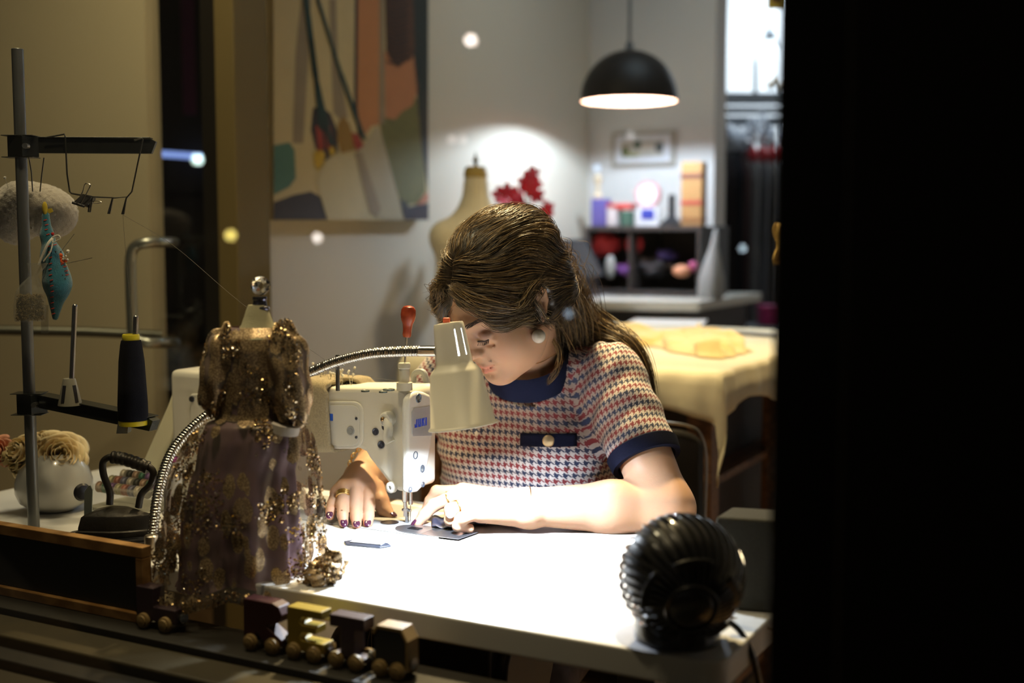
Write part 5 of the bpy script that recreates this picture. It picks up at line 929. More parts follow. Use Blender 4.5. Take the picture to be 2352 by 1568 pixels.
# letter train
yel = M('yellow_paint', (.26, .18, .012), .5, var=.1); drk = M('plum_paint', (.035, .018, .025), .5); rdp = M('dark_red_paint', (.035, .003, .003), .5); pale = wood('pale_wood', (.24, .16, .06), (.32, .22, .09), .5, 5); silv = M('magnet_silver', (.45, .45, .42), .25, 1.)
tT = -.062
def sOf(px, py=1510, z=ZS+.01): return np.dot(onpl(px, py, T(0, tT-.012, 0), V)-C0, U)
def car(px0, px1, name, label, body, mats, h=.058, low=.012):
    s0, s1 = sOf(px0), sOf(px1); w = s1-s0; r = thing(name, label, 'toy', T((s0+s1)/2, tT, ZS), -TH, 'wooden letter train on the sill')
    def P3(x, z): return T(s0+w*x, tT-.012, ZS+low+h*z)
    for k, poly in enumerate(body[1]):
        g = G(); g.prism([P3(x, z) for x, z in poly], V*.024)
        o_ = obj(body[0], g, mats[k] if isinstance(mats, list) else mats, r, smooth=False, bevel=.0015)
    for x in (.22, .78):
        for sd in (-1, 1):
            c = T(s0+w*x, tT+sd*.0125, ZS+.0115); g = G(); g.lathe([(.0112, 0), (.0115, .002), (.0110, .005), (.008, .006), (.0075, .008), (.004, .0085), (.0001, .009)], c, V*sd, 28); obj('wheel', g, pale, r)
    g = G(); g.cyl(T(s1, tT, ZS+.020), T(s1+.006, tT, ZS+.020), .0065); g.cyl(T(s1+.006, tT, ZS+.020), T(s1+.0068, tT, ZS+.020), .008); obj('magnet', g, silv, r)
    return r
Epoly = [[(0, 0), (1, 0), (1, .25), (.42, .25), (.36, .31), (.36, .39), (.42, .45), (.80, .45), (.80, .62), (.42, .62), (.36, .67), (.36, .75), (.42, .81), (.96, .81), (.96, 1), (0, 1)]]
Tpoly = [[(.30, 0), (.70, 0), (.70, .72), (.98, .72), (.98, 1), (.0, 1), (.0, .72), (.30, .72)], [(.02, -.02), (.98, -.02), (.98, .10), (.02, .10)]]
Rpoly = [[(0, 0), (.32, 0), (.32, .24), (.55, 0), (1, 0), (1, .14), (.62, .40), (.66, .46), (.93, .56), (1, .74), (.92, .93), (.76, 1), (0, 1)]]
car(660, 742, 'letter_train_car', 'yellow wooden letter E train car on the window sill', ('letter_e', Epoly), yel)
car(757, 838, 'letter_train_car', 'dark plum wooden letter T train car on the window sill', ('letter_t', Tpoly), drk)
car(560, 648, 'letter_train_car', 'dark red wooden letter R train car left of the yellow E', ('letter_r', Rpoly), rdp)
cbz = car(860, 930, 'toy_caboose', 'black and wood toy train caboose at the end of the letter train', ('cabin', [[(0, 0), (1, 0), (1, .62), (.86, .82), (.12, .82), (0, .68)], ]), [M('caboose_black', (.012, .012, .012), .4)], h=.060)
s0, s1 = sOf(860), sOf(930); g = G(); w = s1-s0
rf = [T(s0+w*x, tT-.0135, ZS+.012+.060*z) for x, z in ((-.02, .68), (.12, .84), (.86, .84), (1.03, .63), (1.03, .0), (1.10, .0), (1.10, .66), (.90, .92), (.10, .92), (-.06, .74))]; g.prism(rf, V*.027); obj('roof', g, pale, cbz, smooth=False, bevel=.001)
car(316, 404, 'toy_engine', 'small wooden toy engine at the dark left end of the letter train', ('engine_body', [[(0, 0), (1, 0), (1, .35), (.45, .35), (.45, .8), (0, .8)]]), drk, h=.06)
# ================================================================= LIGHT
w = bpy.data.worlds.new('night'); SC.world = w; w.use_nodes = True; b_ = w.node_tree.nodes['Background']; b_.inputs[0].default_value = (.9, .75, .5, 1); b_.inputs[1].default_value = .02
l = area('task_lamp_light', Abot+ax*.012, Abot-ax*.3, .045, 11, (.80, .90, 1.), 150)
point('pendant_light', Lp+np.array((0, 0, .057)), 34, (.66, .82, 1.), .02)
area('ceiling_spot_cutting', (.55, 3.0, 2.5), (.45, 3.2, .9), .12, 7, (1, .74, .36), 75)
area('ceiling_spot_work', (.0, 2.85, 2.55), (.06, 2.2, .95), .12, 10.5, (1, .76, .38), 50)
area('ceiling_fill', (-.9, 2.3, 2.65), (-.95, 2.7, 0), .5, 12, (1, .84, .50), 160)
area('window_ceiling_lamp', (-.35, 1.35, 2.6), (-.45, 1.75, .9), .15, 5, (1, .80, .46), 90)
area('room_ceiling_cool', (.6, 4.0, 2.65), (.5, 4.4, 0), .6, 4, (.70, .90, 1.))
area('backroom_tube', (1.5, 6.2, 2.6), (1.4, 6.8, .8), .9, 26, (.78, .90, 1.))
# ================================================================= PERSON
skin = M('skin', (.52, .315, .21), .48, var=.05, scale=60, bump=.12, bscale=700, sss=.15, vcol='Col')
navy = M('navy_knit', (.004, .005, .015), .9, spec=.12, var=.2, bump=.4, bscale=900)
gold = M('gold', (.75, .52, .2), .25, 1., var=.05)
per = thing('person', 'person with brown hair in a houndstooth top leaning over the sewing machine', 'person', (.05, 2.4, .5))
_rx = np.array((-.7071, .7071, 0)); _pt = math.radians(38); _fw = np.array((-math.sin(math.radians(45))*math.cos(_pt), -math.cos(math.radians(45))*math.cos(_pt), -math.sin(_pt)))
_up = np.cross(_rx, _fw)
HR = np.column_stack((_rx, _fw, _up)); HC = at(1110, 772, 2.0)+.032*_rx-.085*_fw
HS = 1.0
def H(x, y, z): return HC+HR@(np.array((x, y, z))*HS)
_hn = None
def hcap(S, a, b, ra, rb=None, k=.01, neg=False): S.cap(H(*a), H(*b), ra*HS, None if rb is None else rb*HS, k, neg)
def hell(S, c, r, k=.01, neg=False): S.ell(H(*c), np.array(r)*HS, HR, k, neg)
NB = np.array((.03, 2.275, 1.055)); SL = np.array((.180, 2.200, 1.028)); SR = np.array((-.102, 2.365, 1.03))
EL = at(1530, 1168, 2.05); WL = at(1215, 1163, 2.03)
ER = np.array((-.235, 2.415, .855)); WR = at(829, 1096, 2.19)
S = SDF()
# trunk (covered by the clothes), neck
S.ell((.03, 2.34, .86), (.13, .09, .19), RT, .02); S.ell((.045, 2.40, .62), (.16, .12, .14), RT, .05)
S.cap(SL+(-.03, .02, -.02), SR+(.03, 0, -.02), .05, .05, .04)
S.cap(NB+(0, .02, -.04), H(0, -.035, -.05), .064, .052, .03)
# legs under the table
for sg in (1, -1):
    hip = np.array((.045, 2.40, .56))+U*.09*sg; kn = hip-V*.34+U*.05*sg-(0, 0, .05); an = kn+V*.06-(0, 0, .42)
    S.cap(hip, kn, .08, .062, .04); S.cap(kn, an, .058, .036, .02); S.cap(an, an-V*.14-(0, 0, .02), .034, .028, .02)
# head
hell(S, (0, -.018, .03), (.074, .092, .082), .02)
hell(S, (0, .03, -.022), (.064, .060, .084), .03)
hcap(S, (-.050, .002, -.056), (-.012, .066, -.094), .025, .021, .03); hcap(S, (.050, .002, -.056), (.012, .066, -.094), .025, .021, .03)
hcap(S, (-.02, .02, -.078), (.02, .02, -.078), .034, .034, .035)
hell(S, (0, .076, -.098), (.017, .014, .013), .014)
for sx in (-1, 1):
    hell(S, (sx*.041, .050, -.042), (.030, .030, .036), .024)
    hcap(S, (sx*.012, .083, .024), (sx*.050, .066, .022), .010, .009, .012)
    hell(S, (sx*.031, .100, -.002), (.016, .015, .010), .010, True)
    hell(S, (sx*.0315, .0765, -.002), (.0150, .0125, .0115), .003)
    hcap(S, (sx*.018, .0845, -.0125), (sx*.043, .078, -.012), .0036, .0030, .006)
hcap(S, (0, .083, .018), (0, .098, -.022), .0065, .0095, .014); hell(S, (0, .101, -.029), (.0115, .0100, .0088), .008)
for sx in (-1, 1): hell(S, (sx*.0130, .091, -.033), (.0078, .009, .0068), .006); hell(S, (sx*.0060, .0955, -.0405), (.0032, .0045, .003), .002, True)
hell(S, (0, .080, -.055), (.026, .016, .02), .012)
hcap(S, (-.0215, .0815, -.0645), (-.005, .0945, -.0595), .0035, .0050, .004); hcap(S, (.0215, .0815, -.0645), (.005, .0945, -.0595), .0035, .0050, .003)
hcap(S, (-.0175, .0825, -.0690), (0, .0935, -.0715), .0040, .0058, .003); hcap(S, (.0175, .0825, -.0690), (0, .0935, -.0715), .0040, .0058, .003)
hcap(S, (-.021, .0905, -.0655), (.021, .0905, -.0655), .0016, .0016, .002, True)
hcap(S, (-.012, .0945, -.0825), (.012, .0945, -.0825), .0025, .0025, .008, True)
for sx in (-1, 1): hcap(S, (sx*.021, .0935, -.036), (sx*.031, .0865, -.062), .0012, .0010, .006, True); hcap(S, (sx*.020, .0885, -.019), (sx*.040, .0800, -.022), .0008, .0008, .006, True)
for sx in (-1, 1):                                             # ears
    e = [(sx*.0735, .006, -.004), (sx*.0765, .006, .012), (sx*.082, -.006, .026), (sx*.087, -.022, .022), (sx*.087, -.030, .006), (sx*.084, -.026, -.012), (sx*.080, -.012, -.027), (sx*.077, -.004, -.036)]
    for i in range(len(e)-1): hcap(S, e[i], e[i+1], .0042, .0042 if i < 5 else .0062, .003)
    hell(S, (sx*.0765, -.012, .002), (.005, .016, .022), .004); hcap(S, (sx*.079, -.018, .014), (sx*.082, -.022, -.006), .0035, .0035, .004)
    hell(S, (sx*.0815, -.008, -.004), (.004, .007, .009), .003, True)
# left arm, right arm
S.cap(SL, EL, .054, .045, .03); S.cap(EL, EL*.6+WL*.4, .046, .044, .025); S.cap(EL*.6+WL*.4, WL, .044, .031, .02)
S.cap(SR, ER, .054, .046, .03); S.cap(ER, ER*.6+WR*.4, .045, .042, .03); S.cap(ER*.6+WR*.4, WR, .042, .028, .02)
# left hand: index and middle reach to the needle, ring and little finger curled under
LK = [at(1063, 1128, 2.105), at(1053, 1136, 2.07), at(1076, 1158, 2.035), at(1104, 1176, 2.01)]
for i, K in enumerate(LK):
    S.cap(WL-(0, 0, .004), K, .026, (.0155, .0165, .0155, .014)[i], .016)
S.cap(WL*.5+LK[3]*.5, LK[3], .022, .015, .015)
LF = [[LK[0], at(1003, 1128, 2.125), at(988, 1150, 2.13), at(975, 1178, 2.13)],
      [LK[1], at(996, 1160, 2.075), at(975, 1182, 2.07), at(959, 1201, 2.065)],
      [LK[2], at(1036, 1170, 2.02), at(1034, 1194, 2.02), at(1052, 1204, 2.035)],
      [LK[3], at(1062, 1190, 1.99), at(1052, 1208, 1.995), at(1078, 1213, 2.005)]]
LR = [(.0115, .0105, .0095, .008), (.0125, .0112, .0100, .0078), (.0120, .0112, .0100, .0085), (.0115, .0105, .0092, .0082)]
for f, r in zip(LF, LR): S.chain(f, r, .004)
S.chain([at(1120, 1180, 2.09), at(1078, 1192, 2.10), at(1040, 1200, 2.11), at(1012, 1208, 2.11)], (.016, .013, .0105, .008), .006)
# right hand flat on the bed, fingers towards the window
RK = [at(774, 1131, 2.13), at(791, 1118, 2.125), at(817, 1113, 2.125), at(846, 1120, 2.13)]
for i, K in enumerate(RK): S.cap(WR, K, .024, (.013, .0145, .015, .0145)[i], .012)
RF = [[RK[0], at(764, 1156, 2.105), at(760, 1172, 2.09), at(758, 1184, 2.08)],
      [RK[1], at(787, 1160, 2.09), at(787, 1182, 2.07), at(789, 1200, 2.06)],
      [RK[2], at(817, 1162, 2.09), at(818, 1186, 2.07), at(819, 1204, 2.055)],
      [RK[3], at(847, 1162, 2.095), at(846, 1184, 2.075), at(845, 1202, 2.06)]]
RR = [(.0110, .0100, .0090, .0078), (.0118, .0108, .0098, .0082), (.0120, .0110, .0100, .0084), (.0120, .0112, .0100, .0084)]
for f, r in zip(RF, RR): S.chain(f, r, .003)
RTh = [at(862, 1122, 2.17), at(874, 1152, 2.15), at(884, 1172, 2.14), at(898, 1184, 2.13)]
S.chain(RTh, (.018, .0145, .0118, .0085), .008)
P, Q = S.mesh(.0026)
SB = S
def onbody(p, off=0.):
    p = np.array(p, float)[None]; ps = [q for q in SB.p if np.linalg.norm(q[7]-p[0]) < q[8]+.03]
    for _ in range(4):
        v = SB.ev(p, ps); e = .001; gr = np.array([SB.ev(p+np.eye(3)[a]*e, ps)[0]-v[0] for a in range(3)])/e; p = p-(v[0]-off)*gr/max((gr**2).sum(), .3)
    return p[0]
body = sobj('body', P, Q, skin, per)
L = (P-HC)@HR/HS; c = np.ones((len(P), 3))
def blob(L, ctr, r, p=1.): return np.clip(1-np.linalg.norm((L-np.array(ctr))/np.array(r), axis=1), 0, 1)**p
near = (np.abs(L) < .16).all(1)
m = np.clip(2.2*np.maximum(blob(L, (0, .09, -.062), (.026, .025, .0075)), blob(L, (0, .09, -.0715), (.022, .025, .0085))), 0, 1)*near
c = c*(1-m[:, None])+np.array((.88, .55, .56))*m[:, None]
for sx in (-1, 1):
    m = .8*np.clip(1.5*blob(L, (sx*.033, .085, .004), (.026, .03, .017)), 0, 1)*near; c = c*(1-m[:, None])+np.array((.45, .40, .47))*m[:, None]
    m = .35*np.clip(blob(L, (sx*.042, .07, -.036), (.035, .04, .032)), 0, 1)*near; c = c*(1-m[:, None])+np.array((1., .72, .68))*m[:, None]
m = np.clip(3*blob(L, (-.021, .0865, -.051), (.0025, .012, .0025)), 0, 1)*near; c = c*(1-.8*m[:, None])
for f in RF+LF:
    m = .35*np.clip(1.4-np.linalg.norm(P-f[3], axis=1)/.018, 0, 1); c = c*(1-m[:, None])+np.array((1., .70, .66))*m[:, None]
vcolor(body, c)
# nails
nailm = M('nail_varnish', (.06, .015, .04), .15, coat=1.)
for f in RF+[RTh]+LF[:3]:
    d = nrm(f[3]-f[2]); up = nrm(Z-d*np.dot(Z, d)); sd = np.cross(d, up); g = G()
    g.sph(f[3]+up*.0062+d*.003, (.0062, .0095, .0022), 12, np.column_stack((sd, d, up))); obj('fingernail', g, nailm, body)
# eyebrows, lashes
hairdk = M('lash_hair', (.045, .028, .02), .7)
for nm, sx in (('eyebrow', -1), ('eyebrow', 1)):
    g = G()
    for k in range(150):
        t = k/149; b = np.array((sx*(.012+.042*t), .0935-.020*t-.012*t*t, .0235+.0055*math.sin(t*2.6)+rng.uniform(-.0034, .0034))); e = b+np.array((sx*.005, -.001, .0035-.006*t))
        b_, e_ = onbody(H(*b), .0003), onbody(H(*e), .0004); g.tube([b_, (b_+e_)/2, e_], .0004, 3)
    obj(nm, g, hairdk, body)
for sx in (-1, 1):
    g = G(); pts = []
    for k in range(15):
        t = k/14; pts.append(onbody(H(sx*(.0175+.0275*t), .0915, -.0105+.0025*abs(2*t-1)), .0004))
    g.tube(pts, .0013, 5)
    for k in range(1, 15):
        for _ in range(2): g.tube([pts[k], pts[k]+HR@np.array((sx*.0015*k/14+rng.uniform(-.001, .001), .006, -.004))], .0003, 3)
    obj('eyelashes', g, hairdk, body)
# ---------------------------------------------------------------- top
def houndstooth():
    m = bpy.data.materials.new('houndstooth_knit'); m.use_nodes = True; nt = m.node_tree; L = nt.links.new
    p = [n for n in nt.nodes if n.type == 'BSDF_PRINCIPLED'][0]; p.inputs['Roughness'].default_value = .85; p.inputs['Sheen Weight'].default_value = .1
    uv = nd(nt, 'ShaderNodeUVMap'); sp = nd(nt, 'ShaderNodeSeparateXYZ'); L(uv.outputs[0], sp.inputs[0])
    def ma(op, a, b=None):
        n = nd(nt, 'ShaderNodeMath', operation=op)
        for i, q in enumerate((a, b)):
            if q is None: continue
            if isinstance(q, (int, float)): n.inputs[i].default_value = q
            else: L(q, n.inputs[i])
        return n.outputs[0]
    th = .00148; X = ma('FLOOR', ma('DIVIDE', ma('ADD', sp.outputs[0], 40.), th)); Y = ma('FLOOR', ma('DIVIDE', ma('ADD', sp.outputs[1], 40.), th))
    wx = ma('LESS_THAN', ma('MODULO', X, 8), 3.5); wy = ma('LESS_THAN', ma('MODULO', Y, 8), 3.5)
    tw = ma('LESS_THAN', ma('MODULO', ma('ADD', X, Y), 4), 1.5)
    dark = ma('ADD', ma('MULTIPLY', tw, wx), ma('MULTIPLY', ma('SUBTRACT', 1, tw), wy))
    row = ma('LESS_THAN', ma('MODULO', ma('ADD', Y, 2), 16), 7.5)
    m1 = nd(nt, 'ShaderNodeMix', data_type='RGBA'); m1.inputs[6].default_value = (.17, .016, .022, 1); m1.inputs[7].default_value = (.012, .02, .055, 1); L(row, m1.inputs[0])
    m2 = nd(nt, 'ShaderNodeMix', data_type='RGBA'); m2.inputs[6].default_value = (.52, .47, .45, 1); L(dark, m2.inputs[0]); L(m1.outputs[2], m2.inputs[7]); L(m2.outputs[2], p.inputs['Base Color'])
    nz = nd(nt, 'ShaderNodeTexNoise'); nz.inputs['Scale'].default_value = 16; b = nd(nt, 'ShaderNodeBump'); b.inputs['Distance'].default_value = .012; b.inputs['Strength'].default_value = .5
    tc = nd(nt, 'ShaderNodeTexCoord'); L(tc.outputs['Object'], nz.inputs['Vector']); L(nz.outputs[0], b.inputs['Height']); L(b.outputs[0], p.inputs['Normal'])
    return m
hound = houndstooth()
SLE = SL+(EL-SL)*.60; SRE = SR+(ER-SR)*.60           # sleeve ends
NA = nrm((-.16, -.50, .85)); NC = np.array((.035, 2.222, 1.040))      # neckline ring
S = SDF()
S.ell((.030, 2.325, .80), (.180, .130, .20), RT, .02); S.ell((.035, 2.345, .95), (.150, .095, .14), RT, .06)
S.cap(SL+(-.05, .035, -.01), SR+(.05, -.01, -.01), .055, .055, .05)
for sg in (1, -1): S.ell(np.array((.022, 2.262, .900))+U*.082*sg, (.092, .080, .088), RT, .05)
S.cap(NB+(0, .01, -.045), NC-NA*.01, .085, .070, .05)
S.cap(SL, SLE, .060, .061, .035); S.cap(SR, SRE, .060, .062, .035)
dL = nrm(EL-SL); dR = nrm(ER-SR)
def post(d, P):
    z = P[:, 2]; a = (P-SL)@dL; b = (P-SR)@dR
    f = .0030*np.sin(a*95+np.sin(P[:, 0]*40)*1.2)*np.clip(1-np.abs(a-.07)/.12, 0, 1)*(P[:, 0] > .10)
    q = P-NC; rr = np.linalg.norm(q-(q@NA)[:, None]*NA, axis=1)
    f = f+.0028*np.sin(rr*150+q@U*8)*np.clip(1-np.abs(rr-.135)/.06, 0, 1)*(z > .85)
    f = f+.0035*np.sin(z*120+(q@U)*9)*np.clip(1-np.abs(z-.885)/.05, 0, 1)*(((P-NC)@V) < .1)*np.clip(-(q@U)*6+.6, 0, 1)
    d = d-f
    e1 = (P-SLE)@dL; nl = np.linalg.norm(P-SLE, axis=1) < .13; d = np.where(nl, np.maximum(d, e1), d)
    e2 = (P-SRE)@dR; nr = np.linalg.norm(P-SRE, axis=1) < .13; d = np.where(nr, np.maximum(d, e2), d)
    neck = np.maximum(rr-.074, -(q@NA)-.035); d = np.maximum(d, -neck)
    return np.maximum(d, .62-z)
P, Q = S.mesh(.0045, post)
top = sobj('top', P, Q, hound, per)
uvl = top.data.uv_layers.new(name='UVMap'); fc = P[Q].mean(1)
def segd(P, a, b):
    ab = b-a; t = np.clip(((P-a)@ab)/(ab@ab), 0, 1); return np.linalg.norm(P-a-t[:, None]*ab, axis=1)
isL = (((fc-(SL+(-.035, .02, 0)))@nrm(U*.9+dL*.5)) > 0) & (segd(fc, SL, SLE) < .085); isR = (((fc-(SR+(.04, -.02, 0)))@nrm(-U*.9+dR*.5)) > 0) & (segd(fc, SR, SRE) < .085)
cor = P[Q]; UVa = np.zeros(cor.shape[:2]+(2,))
cc = np.array((.035, 2.36, 0)); q = cor-cc; an = np.arctan2(q@U, -(q@V)); fa = np.arctan2((fc-cc)@U, -((fc-cc)@V))[:, None]; an = fa+(an-fa+math.pi) % (2*math.pi)-math.pi
UVa[..., 0] = an*.165; UVa[..., 1] = cor[..., 2]
for msk, a0, dd in ((isL, SL, dL), (isR, SR, dR)):
    e1 = nrm(np.cross(dd, V)); e2 = np.cross(dd, e1); q = cor-a0; w = fc-a0
    an = np.arctan2(q@e1, -(q@e2)); fa = np.arctan2(w@e1, -(w@e2))[:, None]; an = fa+(an-fa+math.pi) % (2*math.pi)-math.pi
    UVa[msk, :, 0] = (an*.066)[msk]; UVa[msk, :, 1] = -(q@dd)[msk]
uvl.data.foreach_set('uv', UVa.astype(np.float32).ravel())
for e, d, r in ((SLE, dL, .0655), (SRE, dR, .066)):
    g = G(); g.lathe([(r-.012, .0), (r-.003, -.001), (r, .002), (r-.002, .022), (r-.003, .026), (r-.012, .026), (r-.014, .02), (r-.014, .004)], e-d*.008, d, 48, caps=False); obj('sleeve_cuff', g, navy, top)
g = G(); g.lathe([(.070, -.008), (.079, -.030), (.083, -.030), (.081, -.010), (.074, .010), (.071, .013), (.068, .010), (.070, -.008)], NC+NA*.012, NA, 64, caps=False); obj('collar', g, navy, top)
# pocket flap with a gold button
pc = at(1260, 1008, 2.2); g = G()
S2 = S
def fronty(px, py):
    lo, hi = 1.9, 2.5
    ys = np.linspace(lo, hi, 240); Pp = np.array([at(px, py, y) for y in ys]); d = S.ev(Pp); k = np.argmax(d < .0); return ys[k]
def flap(u_, v_):
    px = 1196+129*u_; py = 994+30*v_+2*math.sin(u_*3); y = fronty(px, py)-.005; return at(px, py, y)
g.grid(flap, 14, 5); obj('pocket_flap', g, navy, top, solid=.004)
g = G(); yb = fronty(1260, 1012); g.lathe([(.0105, 0), (.0108, .002), (.009, .004), (.004, .005), (0, .0052)], at(1260, 1012, yb-.008), (-.1, -1, .05), 28); obj('button', g, M('pale_gold', (.85, .68, .42), .35, .7), top)
# patterned skirt
skm = M('dark_floral', (.05, .04, .05), .8, var=.9, scale=35)
S = SDF(); S.ell((.045, 2.40, .62), (.19, .15, .10), RT, .02)
for sg in (1, -1):
    hip = np.array((.045, 2.40, .56))+U*.09*sg; kn = hip-V*.34+U*.05*sg-(0, 0, .05); S.cap(hip, kn, .10, .085, .05); S.cap(kn, kn-(0, 0, .22)+V*.03, .088, .10, .05)
P, Q = S.mesh(.008); sobj('skirt', P, Q, skm, per)
shm = M('black_shoe', (.02, .02, .02), .4)
for sg in (1, -1):
    hip = np.array((.045, 2.40, .56))+U*.09*sg; an = hip-V*.28+U*.05*sg-(0, 0, .47); S = SDF(); S.cap(an-(0, 0, .02), an-V*.15-(0, 0, .045), .042, .036, .02); S.cap(an-(0, 0, .04), an-V*.15-(0, 0, .05), .036, .034, .02); P, Q = S.mesh(.006); sobj('shoe', P, Q, shm, per)
# jewellery
pearl = M('pearl', (.82, .80, .78), .22, var=.03, coat=.6); silver = M('silver', (.7, .7, .7), .25, 1.)
ear = H(-.083, -.004, -.040)
g = G(); g.sph(at(1237, 772, ear[1]-.012), .0118, 28); er = obj('pearl_earring', g, pearl, per); g = G(); g.sph(ear+(.004, -.006, .006), .0028, 10); obj('ear_stud', g, gold, er)
def ring(ctr, ax, r, w, name, mat, stones=0, sm=None, par=None):
    x, y, d = frame(ax); g = G(); pts = [ctr+(x*math.cos(t)+y*math.sin(t))*r for t in np.linspace(0, 2*math.pi, 32, endpoint=False)]
    g.tube(pts, w, 8, True); o = obj(name, g, mat, par or per); return o
def wrap(a, b, r0, name, mat, w=.0018):
    c_ = (a+b)/2; return ring(c_, b-a, r0, w, name, mat)
for t in (.38, .47, .56): ring(RF[1][0]*(1-t)+RF[1][1]*t, RF[1][1]-RF[1][0], .0118, .0021, 'finger_ring', gold)
ring(LF[1][0]*.62+LF[1][1]*.38, LF[1][1]-LF[1][0], .0122, .0016, 'finger_ring', gold)
r_ = ring(LF[2][0]*.35+LF[2][1]*.65, LF[2][1]-LF[2][0], .0118, .0016, 'finger_ring', gold)
g = G(); g.sph(at(1034, 1180, 2.006), (.0075, .0045, .0085), 18); obj('ring_pearl', g, pearl, r_)
# chain bracelet on the right wrist, thin one on the left
cb = WR*.70+ER*.30; ax = nrm(WR-ER); x, y, d = frame(ax+np.array((.1, .0, .25))); g = G()
for k in range(34):
    t = 2*math.pi*k/34; p = cb+(x*math.cos(t)+y*math.sin(t))*.0425; tn = nrm(-x*math.sin(t)+y*math.cos(t)); rd = nrm(p-cb); s_ = (d if k % 2 else rd)
    g.tube([p+(tn*math.cos(a)*.0052+s_*math.sin(a)*.0034) for a in np.linspace(0, 2*math.pi, 10, endpoint=False)], .0013, 5, True)
obj('chain_bracelet', g, gold, per)
ring(WL+(EL-WL)*.0+np.array((0, 0, .001)), EL-WL, .0335, .0007, 'thin_bracelet', gold)
g = G(); g.tube(catmull([NC+NA*.035+U*.062-V*.01, NC+NA*.018+U*.045-V*.052, NC+NA*.012+U*.0-V*.068, NC+NA*.02-U*.04-V*.05], 8), .0007, 5); g.sph(NC+NA*.006+U*.0-V*.070, .004, 10); obj('necklace', g, gold, per)
# ---------------------------------------------------------------- hair
hairm = bpy.data.materials.new('brown_hair'); hairm.use_nodes = True
_p = [n for n in hairm.node_tree.nodes if n.type == 'BSDF_PRINCIPLED'][0]; _p.inputs['Roughness'].default_value = .38; _p.inputs['Specular IOR Level'].default_value = .35
_v = nd(hairm.node_tree, 'ShaderNodeVertexColor', layer_name='Col'); hairm.node_tree.links.new(_v.outputs[0], _p.inputs['Base Color'])
S = SDF()
S.ell(H(0, -.028, .040), (.088, .104, .090), HR, .02); S.ell(H(-.004, -.062, .064), (.086, .088, .058), HR, .035)
for sx in (-1, 1):
    S.ell(H(sx*.060, .028, .034), (.028, .050, .046), HR, .02)
    S.ell(H(sx*.070, -.040, -.01), (.022, .055, .055), HR, .03)
S.ell(H(0, -.095, -.015), (.075, .050, .085), HR, .03)
S.ell(H(.006, .098, -.018), (.058, .050, .068), HR, .012, True)
S.ell(H(-.096, -.008, -.008), (.030, .025, .036), HR, .01, True)
def hpost(d, P):
    L = (P-HC)@HR/HS; part = np.exp(-((L[:, 0]-.012)/.006)**2)*np.clip((L[:, 1]+.01)*20, 0, 1)*(L[:, 2] > .05)
    ph = np.arctan2(L[:, 0], L[:, 2]+.01); rg = np.sin(ph*13+L[:, 1]*9+1)+.7*np.sin(ph*29-L[:, 1]*16)
    return d+.004*part-.0011*rg*np.clip((.075-L[:, 1])*30, .2, 1)
Ph, Qh = S.mesh(.004, hpost); ho = sobj('hair', Ph, Qh, hairm, per)
L = (Ph-HC)@HR/HS; b = .55+.25*np.sin(L[:, 0]*260+L[:, 1]*40); vcolor(ho, np.array((.030, .020, .012))*b[:, None])
HS_ = S
def integrate(p0, n, step, fld, offs):
    out = [p0]; p = p0.copy()
    for i in range(n):
        d = fld(p); p = p+d*step
        for _ in range(2):
            v = hpost(HS_.ev(p), p); e = .002
            gr = np.stack([hpost(HS_.ev(p+np.eye(3)[a]*e), p)-v for a in range(3)], 1)/e
            w = (v-offs)/np.maximum((gr**2).sum(1), .3); p = p-np.clip(w, -.006, .006)[:, None]*gr
        out.append(p)
    return np.stack(out, 1)
ns = 9000; pick = rng.choice(len(Ph), ns); p0 = Ph[pick]; Lq_ = (p0-HC)@HR/HS
ph_ = rng.uniform(0, 6.28, ns); side = np.where(Lq_[:, 0] > .012, 1., -1.)
def fld(p):
    L = (p-HC)@HR/HS
    tn = np.array((0, -.135, -.05))-L; tn /= np.linalg.norm(tn, axis=1, keepdims=True)          # gather at the nape
    dn = np.stack((side*.95, -.45+0*side, -.55+0*side), 1)
    w = np.clip((L[:, 1]-.005)/.05, 0, 1)[:, None]; top_ = np.clip((L[:, 2]-.10)/.03, 0, 1)[:, None]; w = w*(1-.35*top_)
    d = tn*(1-w)+dn*w
    d += .17*np.stack((np.sin(L[:, 1]*50+ph_*.3), np.cos(L[:, 0]*60+ph_*.2), np.sin(L[:, 0]*45+L[:, 1]*30)), 1)
    d /= np.linalg.norm(d, axis=1, keepdims=True); return d@HR.T
offs = np.abs(rng.normal(.0018, .0030, ns)); st = integrate(p0, 17, .0065, fld, offs)
def strands(name, A, r, cols, par):
    n, m = A.shape[:2]; d = np.gradient(A, axis=1); d /= np.maximum(np.linalg.norm(d, axis=2, keepdims=True), 1e-9)
    rf = rng.normal(size=(n, 1, 3)); x = np.cross(d, rf); x /= np.maximum(np.linalg.norm(x, axis=2, keepdims=True), 1e-9); y = np.cross(d, x)
    t = np.linspace(0, 1, m); w = (np.minimum(1, np.minimum(t*6+.15, (1-t)*5+.1)))[None, :, None, None]*(r if np.isscalar(r) else r[:, None, None, None])
    an = np.array((0, 2.094, 4.189)); ring_ = (x[:, :, None]*np.cos(an)[:, None]+y[:, :, None]*np.sin(an)[:, None])*w
    Vv = (A[:, :, None]+ring_).reshape(-1, 3); base = (np.arange(n)*m*3)[:, None, None]+(np.arange(m-1)*3)[None, :, None]; k = np.arange(3)[None, None]; k2 = (k+1) % 3
    Qq = np.stack((base+k, base+k2, base+3+k2, base+3+k), -1).reshape(-1, 4); o = sobj(name, Vv, Qq, hairm, par); vcolor(o, np.repeat(cols, m*3, axis=0)); return o
def hcol(n, lt=.35):
    a = np.array((.040, .026, .015)); b = np.array((.31, .205, .085)); t = np.where(rng.random(n) < lt, rng.uniform(.3, 1.1, n), rng.uniform(0, .22, n))[:, None]; return a*(1-t)+b*t
